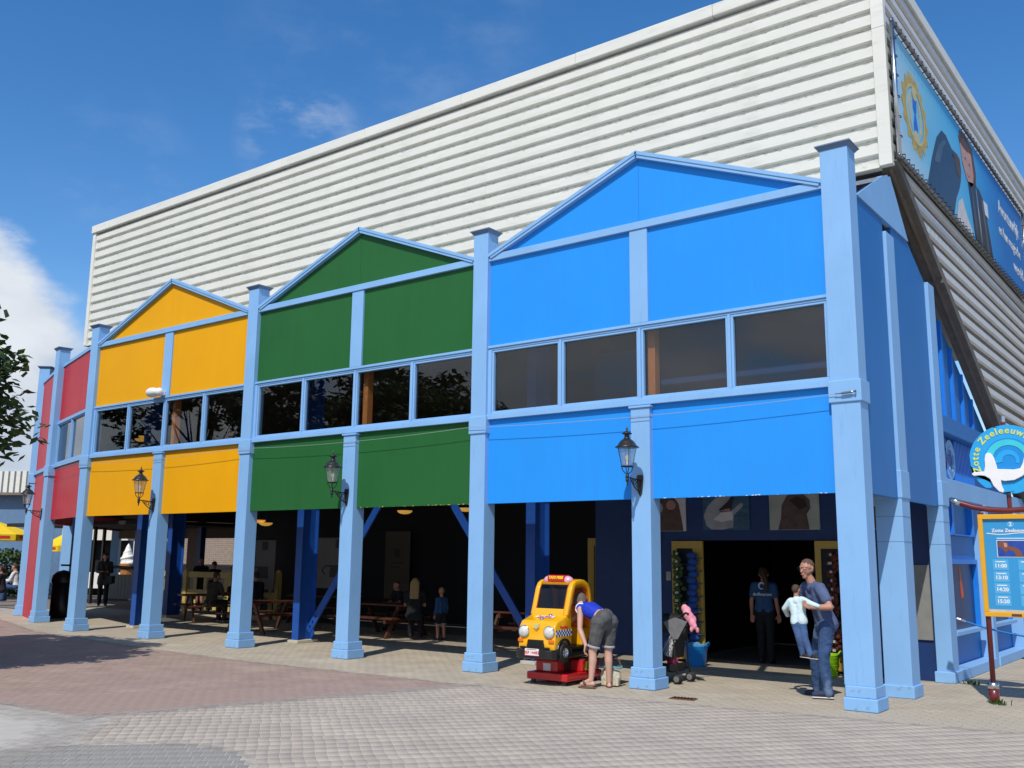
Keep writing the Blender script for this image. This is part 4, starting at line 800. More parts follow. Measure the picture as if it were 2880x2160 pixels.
# ------------------------------------------------------------------ show-time sign
mat('sign_red', (.14,.018,.020), .35, var=.06, coat=.2); mat('sign_blue', (.02,.36,.72), .4, var=.04); mat('sign_turq', (.05,.55,.62), .4); mat('sign_deep', (.01,.25,.62), .4); mat('sign_letter', (.62,.66,.16), .5); mat('sign_white', (.80,.79,.76), .45); mat('sign_yellow', (.72,.36,.015), .4, var=.04); mat('sheet_blue', (.035,.28,.56), .4, var=.05, vscale=2); mat('sheet_light', (.08,.38,.66), .4); mat('photo_blue', (.02,.06,.30), .4, var=.3, vscale=12); mat('print_brown', (.20,.07,.04), .5)
SG = thing('show_sign', 'yellow framed timetable sign on dark red poles under a round blue wave with beluga', 'sign', (1.69,1.95,0))
for x in (-.36,.40):
    po = obj('pole', MB().tube([(x,0,.2),(x,0,2.50)], .034, 12), 'sign_red', SG, smooth=True); obj('pole_foot', MB().tube([(x,0,-.01),(x,0,.19)], .066, 14), 'sign_red', po, smooth=True); obj('ring', MB().tube([(x,0,.185),(x,0,.265)], .071, 14), 'steel', po, smooth=True)
tp = [(-.72,0,2.675),(-.62,0,2.635),(-.45,0,2.575),(-.25,0,2.535),(0,0,2.52),(.25,0,2.535),(.45,0,2.575),(.62,0,2.635),(.72,0,2.675)]
tb = obj('curved_tube', MB().tube(tp, .038, 12), 'sign_red', SG, smooth=True)
for s in (1,-1): obj('tube_end', MB().tube([(s*.735,0,2.681),(s*.61,0,2.631)], .041, 12), 'steel', tb, smooth=True)
obj('mast', MB().tube([(0,.03,2.52),(0,.03,3.72)], .030, 10), 'sign_red', SG); obj('mast_end', MB().tube([(0,.03,3.70),(0,.03,3.80)], .026, 10), 'steel', SG)
fr = obj('board_frame', MB().box(-.395,.395,-.065,.02,2.405,2.47).box(-.395,.395,-.065,.02,1.12,1.18).box(-.395,-.335,-.065,.02,1.18,2.405).box(.335,.395,-.065,.02,1.18,2.405), 'sign_yellow', SG, bevel=.006)
sh = obj('timetable_sheet', MB().box(-.335,.335,-.03,-.02,1.18,2.405), 'sheet_blue', SG); obj('sheet_footer', MB().box(-.335,.335,-.034,-.0301,1.181,1.215), 'concrete', sh)
obj('maker_plate', MB().box(-.06,.06,-.070,-.0655,1.135,1.165), 'timber_dark', fr)
T = lambda x, z, lay=1: basis((x,-.030-.002*lay,z),(1,0,0),(0,0,1))
obj('number_disc', MB().lathe([(0,-.003),(.045,-.003),(.045,.0),(0,.0)], (0,-.031,2.335), 20, axis='y'), 'sheet_light', sh); lettering('2', .07, T(0,2.335,2.2), 'sign_white', sh, bold=.001)
lettering('Zotte Zeeleeuwen', .062, T(0,2.252), 'sign_white', sh, bold=.0012)
wv = MB(); xs = np.linspace(-.30,.30,25); 
wv.add([(x,-.0325,2.212+.010*math.sin(x*13)-.005) for x in xs]+[(x,-.0325,2.212+.010*math.sin(x*13)+.005) for x in xs], [(k,k+1,26+k,25+k) for k in range(24)]); obj('wave_line', wv, 'sign_white', sh)
obj('text_line', MB().box(-.18,.18,-.034,-.0302,2.145,2.155), 'sign_white', sh)
ph = obj('photo', MB().box(-.185,.185,-.033,-.0301,1.90,2.125), 'sign_white', sh); obj('photo_sea', MB().box(-.178,.178,-.035,-.0331,1.907,2.118), 'photo_blue', ph)
obj('photo_person', MB().prism([(-.16,2.10),(-.10,2.115),(-.05,2.09),(-.04,2.05),(.04,2.03),(.10,1.99),(.13,1.91),(.04,1.91),(.02,1.98),(-.05,2.0),(-.08,1.95),(-.12,2.02),(-.17,2.04)], -.037, -.0352), 'print_brown', ph); obj('photo_face', MB().prism([(-.10,2.09),(-.06,2.085),(-.055,2.04),(-.09,2.03)], -.039, -.0372), 'print_skin', ph)
for c, x in enumerate((-.155,.155)):
    for r, tm_ in enumerate((('11:00','13:10','14:20','15:20'),('16:20','17:00','17:30','18:00'))[0]):
        z = 1.80-r*.155; cl = obj('time_card', MB().box(x-.095,x+.095,-.0325,-.0301,z-.07,z+.07), 'sheet_light', sh); obj('card_line', MB().box(x-.06,x+.06,-.034,-.0326,z+.035,z+.047), 'sign_white', cl)
        if c == 0: lettering(tm_, .068, T(x,z-.015,2), 'sign_white', cl, bold=.0016)
# round wave sign
dc = (.02, 3.205)
pts = []
for k in range(64):
    t = math.radians(92-k*360/64); r = .47
    if 196 < (k*360/64) < 214: r = .40 + .05*math.sin(k*2.2)
    pts.append((dc[0]+r*math.cos(t), dc[1]+r*math.sin(t)))
# crest flick at the top left and ragged foam at the bottom
pts = [(-.10,3.655),(-.06,3.665),(.02,3.675)]+pts[1:33]+[(-.02,2.735),(.10,2.745),(.03,2.755),(.09,2.775),(-.10,2.76)]+[p for p in pts[36:47]]+[(-.42,3.02),(-.40,3.05),(-.43,3.04)]+[p for p in pts[50:62]]+[(-.06,3.640)]
ds = obj('wave_disc', MB().prism(pts, -.035, -.005), 'sign_blue', SG, bevel=.003, seg=1)
def arc_band(r0, r1, a0, a1, taper=0., c=dc, n=26):
    o, i = [], []
    for k in range(n+1):
        t = a0+(a1-a0)*k/n; s = 1-taper*k/n; m_ = (r0+r1)/2; h = (r1-r0)/2*s; o.append((c[0]+(m_+h)*math.cos(t), c[1]+(m_+h)*math.sin(t))); i.append((c[0]+(m_-h)*math.cos(t), c[1]+(m_-h)*math.sin(t)))
    return o+i[::-1]
obj('inner_wave', MB().prism(arc_band(0.0,.315,0,2*math.pi*.999), -.041, -.0352), 'sign_deep', ds) if False else None
c2 = (dc[0]+.02, dc[1]-.01)
obj('inner_wave', MB().prism([(c2[0]+.30*math.cos(t), c2[1]+.30*math.sin(t)) for t in np.linspace(0,2*math.pi,40)[:-1]], -.040, -.0352), 'sign_deep', ds)
obj('wave_curl', MB().prism(arc_band(.19,.29,math.radians(200),math.radians(-55),.5,c2), -.046, -.0402), 'sign_turq', ds); obj('wave_curl', MB().prism(arc_band(.07,.16,math.radians(190),math.radians(-20),.6,(c2[0]+.0,c2[1]-.01)), -.046, -.0402), 'sign_blue', ds)
bel = [(-.235,3.285),(-.205,3.305),(-.165,3.29),(-.13,3.23),(-.105,3.12),(-.10,3.075),(.0,3.07),(.10,3.06),(.18,3.075),(.215,3.14),(.235,3.21),(.30,3.30),(.33,3.28),(.31,3.15),(.36,3.14),(.44,3.16),(.43,3.12),(.30,3.06),(.20,2.97),(.10,2.92),(-.02,2.91),(-.065,2.925),(-.06,2.85),(-.035,2.78),(-.05,2.755),(-.10,2.775),(-.16,2.85),(-.20,2.95),(-.26,2.99),(-.32,3.0),(-.40,2.995),(-.425,3.02),(-.40,3.045),(-.33,3.05),(-.265,3.05),(-.25,3.12),(-.248,3.22)]
obj('beluga', MB().prism(bel, -.075, -.0465), 'sign_white', ds, bevel=.006)
txt = 'Zotte Zeeleeuwen'; a = 205.; widths = {'Z':13,'o':11.5,'t':8.5,'e':11,' ':7,'l':6,'u':11,'w':14,'n':11}
LB = None; lm_ = bpy.data.meshes.new('lettering'); bmx = bmesh.new()
for ch in txt:
    wd = widths.get(ch, 9)*1.02; a -= wd/2
    if ch != ' ':
        t = math.radians(a); me = text_mesh(ch, .125, .003, .003); me.transform(basis((dc[0]+.392*math.cos(t), -.039, dc[1]+.392*math.sin(t)), (math.sin(t),0,-math.cos(t)), (math.cos(t),0,math.sin(t)))); bmx.from_mesh(me); bpy.data.meshes.remove(me)
    a -= wd/2
bmx.to_mesh(lm_); bmx.free(); obj('lettering', lm_, 'sign_letter', ds)
# rope barrier from the side wall
mat('rope_blue', (.01,.16,.48), .6)
RP = thing('rope', 'blue rope hooked to the side wall beside the show sign', 'rope', (.43,4.12,.96))
P0, P1 = Vector((0,0,0)), Vector((1.7,.55,-.26)); obj('cord', MB().tube([P0+(P1-P0)*t+Vector((0,0,-.10*4*t*(1-t))) for t in np.linspace(0.04,1,16)], .014, 6), 'rope_blue', RP, smooth=True); obj('hook', MB().tube([P0,P0+Vector((.05,.01,-.012)),P0+Vector((.12,.03,-.04))], [.02,.022,.02], 8), 'chrome', RP)
# weeds
mat('leaf_green', (.045,.10,.018), .6, var=.4)
for nme, lb, x, y in (('weed','small green weed growing at the foot of the side pillar plinth',.62,3.9),('weed','small weed beside the foot of the show sign pole',1.42,1.86)):
    wd = MB()
    for k in range(36):
        a_, r_w, h_ = random.uniform(0,6.28), random.uniform(0,.10), random.uniform(.02,.07); p = Vector((r_w*math.cos(a_)*1.5, r_w*math.sin(a_), 0)); d = Vector((random.uniform(-.5,.5),random.uniform(-.5,.5),1))*h_; sd = Vector((random.uniform(-1,1),random.uniform(-1,1),0)).normalized()*.012
        wd.add([p-sd,p+sd,p+d+sd*.8,p+d-sd*.8], [(0,1,2,3)])
    tag(obj(nme, wd, 'leaf_green', None, (x,y,0)), lb, 'plant')
# drain grate
DR = thing('drain_grate', 'dark iron drain grate let into the paving before the entrance', 'drain', (-1.98,-.47,.006), .12)
obj('frame', MB().box(-.17,.17,-.10,.10,-.01,.003), 'rust', DR)
for k in range(7): obj('bar', MB().box(-.15+k*.046,-.128+k*.046,-.085,.085,.004,.010), 'black_metal', DR)
# ------------------------------------------------------------------ tubs and strings of goods at the shop door
mat('tub_blue', (.015,.25,.66), .35); mat('tub_lime', (.32,.62,.01), .35); mat('tub_purple', (.05,.025,.08), .4); mat('cloth_blue', (.10,.30,.50), .8, var=.3, vscale=30)
def tub(loc, m, label, fill=False, s=1.):
    t = thing('tub', label, 'tub', loc, 0, 'flexible tubs beside the shop door')
    b = MB().lathe([(0,.004),(.155*s,.0),(.165*s,.02),(.205*s,.33),(.215*s,.345),(.205*s,.35),(.198*s,.335),(.155*s,.03),(0,.03)], (0,0,0), 24); obj('bucket', b, m, t, smooth=True)
    for z in (.06,.12,.18,.24,.30): obj('rib', MB().lathe([(.160*s+z*.125*s,z-.006),(.167*s+z*.125*s,z),(.162*s+z*.125*s,z+.006)], (0,0,0), 24), m, t, smooth=True)
    for sg in (1,-1): obj('handle', MB().tube([(sg*.19*s,-.07,.33),(sg*.235*s,-.06,.39),(sg*.24*s,0,.41),(sg*.235*s,.06,.39),(sg*.19*s,.07,.33)], .014, 6), m, t, smooth=True)
    if fill:
        f = MB()
        for k in range(9): f.sphere((random.uniform(-.1,.1),random.uniform(-.1,.1),.33+random.uniform(0,.03)), .06, 8, 6, sc=(1.2,.8,.7))
        obj('contents', f, 'cloth_blue', t)
    return t
tub((-3.72,3.40,0), 'tub_blue', 'bright blue plastic tub filled with folded goods, left of the shop opening', True)
tub((-1.43,3.45,0), 'tub_lime', 'lime green plastic tub behind the standing man'); tub((-1.02,3.5,0), 'tub_purple', 'dark purple tub between the lime tub and the corner pillar', False, .8)
mat('cap_cloth', (.018,.075,.30), .8, var=.2, vscale=20); mat('plush_green', (.05,.095,.028), .9, var=.6, vscale=40); mat('plush_red', (.13,.03,.018), .9, var=.5, vscale=40); mat('plush_white', (.5,.5,.46), .8)
CS = thing('cap_string', 'vertical string of blue cloth caps hanging on the left yellow shop door', 'caps', (-3.93,3.78,2.0)); obj('cord', MB().tube([(0,0,0),(0,0,-1.75)], .006, 5), 'black_metal', CS)
for k in range(15):
    z = -.10-k*.112; sg = 1 if k % 2 else -1; c = MB().sphere((sg*.015,-.03,z), .105, 14, 8, sc=(.95,.7,.62)); c2_ = MB(); 
    pr = [(.13*math.cos(t)*.9, .15*math.sin(t)) for t in np.linspace(-1.1,1.1,8)]
    c.prism([(-sg*(.06+p[0]), p[1]*.6-.0) for p in pr]+[(-sg*.05,.05),(-sg*.05,-.05)], z-.055, z-.045, 'z'); obj('cloth_cap', c, 'cap_cloth', CS, smooth=True)
def garland(x, y, z, n, m, label, cat):
    t = thing('plush_garland', label, cat, (x,y,z)); obj('cord', MB().tube([(0,0,0),(0,0,-n*.07)], .006, 5), 'black_metal', t); rs2 = np.random.RandomState(n)
    for k in range(n):
        q = MB(); zz = -.05-k*.07
        for j in range(4): q.sphere((rs2.uniform(-.09,.09),-.03+rs2.uniform(-.03,.03),zz+rs2.uniform(-.03,.03)), rs2.uniform(.025,.045), 7, 5, sc=(rs2.uniform(.7,1.4),.8,1))
        p = obj('plush_toy', q, m, t)
        if k % 2 == 0: obj('toy_tag', MB().box(-.02+rs2.uniform(-.04,.0),.005+rs2.uniform(0,.01),-.085,-.082,zz-.02,zz+.02).xf(Matrix()), 'plush_white', p)
    return t
garland(-4.20,3.76,1.98,22,'plush_green','string of small green plush toys hanging on the dark glass of the left shop door','plush toys'); garland(-1.36,3.76,1.98,24,'plush_red','string of small red-brown plush toys hanging on the right shop door','plush toys')
tag(obj('wall_notice', MB().box(-.05,.05,-.004,.004,-.08,.08), 'photo_grey', None, (-4.50,3.905,1.52)), 'small grey notice on the navy wall beside the left shop door', 'notice')
# ------------------------------------------------------------------ pushchair
mat('pram_black', (.012,.012,.013), .6, var=.2); mat('pram_grey', (.16,.16,.165), .75, var=.15, vscale=14); mat('pink_cloth', (.75,.28,.36), .8, var=.15, vscale=12); mat('print_grey', (.55,.56,.58), .5); mat('pink_dark', (.42,.03,.12), .7)
PR = thing('pushchair', 'black and grey folding pushchair with double wheels parked behind a pale blue pillar', 'pushchair', (-2.97,1.10,0))
Wp = MB()
def pt_(x, z, y): return (x+2.80, y, z)
for s, y in ((-1,-.21),(1,.21)):
    obj('frame_tube', MB().tube([pt_(-2.60,.10,y),pt_(-2.64,.30,y),pt_(-2.655,.70,y),pt_(-2.62,.86,y),pt_(-2.50,1.02,y),pt_(-2.46,1.03,y)], .013, 8), 'black_metal', PR, smooth=True)
    obj('frame_tube', MB().tube([pt_(-3.12,.10,y),pt_(-3.02,.17,y),pt_(-2.85,.46,y),pt_(-2.64,.80,y)], .011, 8), 'dark_steel', PR, smooth=True)
    obj('crossbar', MB().tube([pt_(-2.63,.20,y),pt_(-3.05,.20,y)], .010, 6), 'black_metal', PR)
    for x in (-2.60,-3.10):
        for d in (-.035,.035):
            wl = obj('wheel', MB().lathe([(.045,-.014),(.066,-.016),(.072,0),(.066,.016),(.045,.014)], pt_(x,.074,y+d), 20, axis='y'), 'tyre', PR, smooth=True); obj('hub', MB().lathe([(0,-.015),(.046,-.013),(.046,.013),(0,.015)], pt_(x,.074,y+d), 14, axis='y'), 'pram_grey', wl)
    obj('handle_grip', MB().tube([pt_(-2.52,.99,y),pt_(-2.44,1.04,y),pt_(-2.40,1.02,y)], .018, 8), 'pram_black', PR, smooth=True)
obj('seat', MB().prism([(-.30,.30),(-.24,.27),(.10,.36),(.17,.82),(.13,.84),(.03,.42),(-.28,.36)], -.19, .19), 'pram_black', PR, bevel=.01)
obj('side_wing', MB().prism([(-.02,.40),(.10,.38),(.17,.82),(.06,.62)], -.205, -.192), 'pram_grey', PR)
cn = MB(); prof = [(.30,.86),(.20,.955),(.02,1.0),(-.16,.985),(-.30,.91),(-.38,.80)]
vs = []; 
for i, (x, z) in enumerate(prof):
    for k in range(9):
        t = math.pi*k/8; wv_ = .215; vs.append((x*(1 if k in (3,4,5) else .98)-.02*(1-math.sin(t)), -wv_*math.cos(t), .64+(z-.64)*max(.06,math.sin(t))**.55))
cn.add(vs, [(i*9+k,i*9+k+1,(i+1)*9+k+1,(i+1)*9+k) for i in range(5) for k in range(8)]); o = obj('canopy', cn, 'pram_black', PR, (.06,0,.02), smooth=True); sd = o.modifiers.new('thick','SOLIDIFY'); sd.thickness = .008
obj('canopy_flap', MB().prism([(-.10,.87),(.10,.945),(.30,.89),(.14,.63),(.06,.62)], -.228, -.218), 'pram_grey', PR, (.08,0,.02), bevel=.004)
obj('footrest', MB().box(-.42,-.26,-.16,.16,.20,.225), 'pram_black', PR); obj('basket', MB().prism([(-.22,.16),(.12,.16),(.16,.28),(-.24,.24)], -.18, .18), 'pram_black', PR); obj('basket_bundle', remesh(MB().sphere((.06,-.06,.32), .075, 10, 8).sphere((.0,-.05,.30), .06, 10, 8), .015, 3), 'pink_dark', PR, smooth=True)
lettering('OXIMO', .085, basis((.095,-.208,.52),(.42,0,.90),(-.90,0,.42)), 'print_grey', PR, bold=.002)
JK = MB()
for k in range(7):
    a_, b_ = (.30,1.10), (.46,.85); t = k/6; JK.sphere((a_[0]+(b_[0]-a_[0])*t, -.14+.03*math.sin(k*2.), a_[1]+(b_[1]-a_[1])*t), .040+.035*math.sin(math.pi*min(1,t*.8+.15)), 10, 8, sc=(1,.8,1.15))
JK.sphere((.42,-.17,.80), .035, 8, 6, sc=(.8,.8,1.3)).sphere((.50,-.13,.79), .035, 8, 6, sc=(.8,.8,1.3))
tag(obj('jacket', remesh(JK, .012, 2), 'pink_cloth', None, (-2.97,1.10,0), smooth=True), 'pink child\'s jacket hung over the pushchair handle', 'jacket')
# ------------------------------------------------------------------ picnic tables
def picnic(x, y, rz, L_, label, lit='timber_red'):
    t = thing('picnic_table', label, 'picnic table', (x,y,0), rz, 'wooden picnic tables under the arcade')
    for k in range(5): obj('top_plank', MB().box(-L_/2,L_/2,-.36+k*.146,-.36+k*.146+.138,.70,.74), lit, t, bevel=.004, seg=1)
    for s in (1,-1):
        for k in range(2): obj('bench_plank', MB().box(-L_/2,L_/2,s*.66-.13+k*.133,s*.66-.13+k*.133+.125,.42,.46), lit, t, bevel=.004, seg=1)
    for s in (1,-1):
        xx = s*(L_/2-.28)
        for q in (1,-1):
            m_ = MB(); m_.prism([(q*.72,0),(q*.60,0),(q*.22,.70),(q*.32,.70)], xx-.025, xx+.025, 'x'); obj('leg', m_, 'timber_dark', t)
        obj('cross_beam', MB().box(xx+.026,xx+.075,-.78,.78,.33,.42), 'timber_dark', t); obj('cross_beam', MB().box(xx+.026,xx+.075,-.36,.36,.61,.70), 'timber_dark', t)
    return t
picnic(-19.0,4.6,1.15,2.0,'brown picnic table behind the right yellow panel, in front of the yellow fence'); picnic(-14.95,3.2,1.57,2.0,'brown picnic table between the yellow bay and the left blue steel column'); picnic(-12.3,4.35,0,2.1,'brown picnic table with sunlit bench edge under the right green panel'); picnic(-7.6,4.0,.1,2.0,'brown picnic table behind the pillar where green meets blue'); picnic(-16.6,6.4,.3,2.0,'dark picnic table in the shade right of the yellow fence')
# yellow fence
FN = thing('picket_fence', 'low yellow wooden fence of broad boards between posts beyond the picnic tables', 'fence', (-20.5,6.2,0))
for x in (-2.25,0,2.15):
    p = obj('post', MB().box(x-.075,x+.075,-.075,.075,0,1.33), 'fence_yellow', FN, bevel=.006); obj('post_cap', MB().lathe([(.1,1.331),(.085,1.38),(0,1.41)], (x,0,0), 4), 'fence_yellow', p)
for z in (.58,1.12): obj('rail', MB().box(-3.6,2.10,-.03,.03,z,z+.17), 'fence_yellow', FN)
for k in range(11): obj('board', MB().box(-3.5+k*.52,-3.5+k*.52+.16,.031,.055,.15,1.11), 'fence_yellow', FN)
# bins
BN = thing('litter_bin', 'tall black litter bin with rounded hood beside the red corner pillar', 'bin', (-23.1,2.35,0)); obj('drum', MB().lathe([(0,0),(.27,0),(.29,.03),(.29,.98),(0,.98)], (0,0,0), 24), 'black_metal', BN, smooth=True); obj('hood', MB().lathe([(.31,.985),(.31,1.08),(.28,1.2),(.18,1.3),(0,1.34)], (0,0,0), 24), 'black_metal', BN, smooth=True); obj('ash_tray', MB().box(-.1,.42,-.06,.06,1.45,1.50), 'timber_red', BN)
W2_ = thing('slatted_bin', 'wooden slatted bin enclosure with black rounded frame at the far end of the arcade', 'bin', (-32.2,9.9,0), .45)
for k in range(9): obj('slat', MB().box(-.70+k*.155,-.70+k*.155+.145,-.35,-.32,.05,1.0), 'grey_board', W2_)
obj('frame', MB().tube([(.78,-.36,0),(.78,-.36,1.1),(.70,-.36,1.25),(-.4,-.36,1.30),(-.75,-.36,1.26)], .06, 10), 'black_metal', W2_, smooth=True); obj('bin_body', MB().box(-.7,.7,-.30,.3,0,.98), 'black_metal', W2_)
# information stands (grey) deep inside
tag(obj('vending_cabinet', MB().box(-.35,.35,-.3,.3,0,1.35).box(-.18,.18,-.31,-.301,.75,1.0), 'black_metal', None, (-8.35,5.6,0)), 'dark waste cabinet with a round mark in the shade left of the taxi ride', 'cabinet')
mat('cabinet_white', (.13,.13,.12), .6)
tag(obj('wall_sign', MB().box(-.20,.20,-.01,.01,-.13,.13), 'cabinet_white', None, (-8.35,5.25,1.45)), 'small pale sign above the dark cabinet left of the taxi ride', 'sign')
mat('brown_paper', (.13,.105,.075), .8)
bb = thing('wall_banner', 'tall dull brown banner with a few dark lines of print on the black back wall', 'banner', (-15.85,8.5,.6)); obj('sheet', MB().box(-.5,.5,0,.02,0,1.95), 'brown_paper', bb)
for a_, b_, c_, d_ in ((-.12,.12,1.2,1.45),(-.25,.25,1.02,1.07),(-.25,.1,.9,.94)): obj('print_block', MB().box(a_,b_,-.006,-.001,c_,d_), 'print_dark', bb)
# bag on the ground behind the bending woman
mat('bag_print', (.50,.46,.34), .8, var=.35, vscale=26, dirt=((.45,.06,.05), 16, .60, .66)); mat('bag_trim', (.12,.30,.33), .8); mat('bag_leather', (.13,.07,.04), .7)
BG = thing('shoulder_bag', 'patterned cloth bag standing between the bending woman\'s feet', 'bag', (-3.40,.02,0), .3); obj('pouch', remesh(MB().sphere((0,0,.14), .14, 14, 10, sc=(1.15,.66,1.0)).box(-.13,.13,-.07,.07,.01,.14), .014, 6), 'bag_print', BG, smooth=True); obj('rim', MB().tube([(.165*math.cos(t),.10*math.sin(t),.275+.01*math.sin(3*t)) for t in np.linspace(0,2*math.pi,20)], .016, 6), 'bag_trim', BG); obj('strap', MB().tube([(-.15,0,.27),(-.10,-.03,.40),(.02,-.02,.44),(.12,.0,.38),(.16,0,.27)], .013, 6), 'bag_leather', BG)
PB = MB().sphere((0,0,0), .07, 10, 8, sc=(.9,.8,1.3)).sphere((.03,0,-.07), .06, 10, 8); tag(obj('plastic_bag', remesh(PB, .014, 1), 'sign_white', None, (-3.06,.25,.46), smooth=True), 'small crumpled white bag beside the bending woman\'s right knee', 'bag')
# ------------------------------------------------------------------ people
def caps(mb, p, q, r1, r2=None):
    r2 = r1 if r2 is None else r2; p, q = Vector(p), Vector(q)
    mb.sphere(p, r1, 12, 8); mb.sphere(q, r2, 12, 8)
    if (q-p).length > 1e-4: mb.tube([p, q], [r1, r2], 12)
    return mb
mat('skin', (.44,.215,.145), .55, var=.08, vscale=9); mat('skin_pale', (.54,.31,.23), .55, var=.08, vscale=9); mat('hair_brown', (.06,.035,.02), .7, var=.4, vscale=40, stretch=(30,30,4)); mat('hair_short', (.10,.06,.045), .8, var=.3, vscale=60); mat('hair_blond', (.34,.23,.10), .7, var=.3, stretch=(30,30,4)); mat('hair_grey', (.13,.10,.08), .75, var=.5, stretch=(30,30,6))
mat('tee_blue', (.080,.110,.215), .85, var=.14, vscale=8, bump=.3, bscale=30); mat('jeans', (.035,.080,.19), .85, var=.45, vscale=5, bump=.3, bscale=90, dirt=((.20,.26,.36), 3.6, .50, .74, (1,1,.6))); mat('jeans_child', (.05,.10,.23), .85, var=.35, vscale=6, dirt=((.22,.28,.38), 7, .58, .75)); mat('shirt_pale', (.56,.70,.72), .85, var=.08, vscale=8, bump=.3, bscale=30); mat('shoe_navy', (.02,.03,.07), .7); mat('shoe_black', (.02,.02,.022), .6); mat('sole_white', (.70,.69,.64), .7); mat('sole_brown', (.16,.08,.05), .8); mat('tank_blue', (.008,.035,.42), .8, var=.08, vscale=6); mat('trim_white', (.78,.78,.76), .7); mat('denim_grey', (.085,.085,.085), .9, var=.35, vscale=7, bump=.3, bscale=90); mat('staff_blue', (.025,.085,.21), .8); mat('dark_cloth', (.012,.013,.018), .9); mat('khaki', (.045,.042,.032), .9, var=.2); mat('red_cloth', (.11,.02,.02), .9); mat('white_cloth', (.66,.64,.64), .9, var=.1); mat('poncho_blue', (.04,.16,.34), .9, var=.2); mat('glasses_dark', (.02,.015,.015), .3); mat('cuff_grey', (.36,.36,.37), .9); mat('eye_white', (.7,.68,.65), .3); mat('eye_dark', (.02,.015,.012), .2); mat('lip', (.40,.16,.13), .5)
V3 = lambda *a: Vector(a)
def head(mb, c, look, up, s):
    side = look.cross(up).normalized(); up = side.cross(look).normalized()
    mb.sphere(c+up*.028*s-look*.012*s, .090*s, 16, 12); mb.sphere(c+look*.022*s-up*.02*s, .074*s, 14, 10); caps(mb, c+look*.03*s-up*.055*s, c+look*.052*s-up*.098*s, .052*s, .034*s)
    caps(mb, c+look*.088*s+up*.012*s, c+look*.112*s-up*.032*s, .009*s, .015*s)                     # nose
    for q in (1,-1):
        caps(mb, c+side*q*.086*s-look*.008*s+up*.012*s, c+side*q*.082*s-look*.002*s-up*.028*s, .017*s, .012*s)   # ear
        caps(mb, c+look*.082*s+side*q*.014*s+up*.030*s, c+look*.072*s+side*q*.050*s+up*.028*s, .012*s, .012*s)   # brow
    mb.sphere(c+look*.088*s-up*.070*s, .018*s, 10, 6, sc=(1,1,.7))
    return side, up
def hand(mb, w_, d, n, thumb, s=1., curl=.45):
    d = d.normalized(); n = (n-d*n.dot(d)).normalized(); sd = d.cross(n)
    for k in range(4):
        off = (k-1.5)*.0215*s; b = w_+d*.088*s+sd*off*1.05; caps(mb, w_+d*.012*s+sd*off*.7, b, .0155*s, .0125*s)
        ln = (.062,.072,.066,.050)[k if thumb > 0 else 3-k]*s; d1 = (d*math.cos(curl)+n*math.sin(curl)); d2 = (d*math.cos(curl*2)+n*math.sin(curl*2)); m_ = b+d1*ln*.55; caps(mb, b, m_, .0092*s, .0085*s); caps(mb, m_, m_+d2*ln*.5, .0085*s, .0070*s)
    tb = w_+d*.022*s-sd*thumb*.030*s; t1 = tb+(d*.62-sd*thumb*.65+n*.25).normalized()*.042*s; caps(mb, tb, t1, .0135*s, .0105*s); caps(mb, t1, t1+(d*.85-sd*thumb*.15+n*.35).normalized()*.034*s, .0105*s, .0085*s)
TEXF = bpy.data.textures.new('folds','CLOUDS'); TEXF.noise_scale = .075; TEXF.noise_depth = 3
TEXH = bpy.data.textures.new('locks','CLOUDS'); TEXH.noise_scale = .022; TEXH.noise_depth = 2
def folds(o, k, tex=None):
    d = o.modifiers.new('folds','DISPLACE'); d.texture = tex or TEXF; d.texture_coords = 'LOCAL'; d.strength = k; d.mid_level = .45; return o
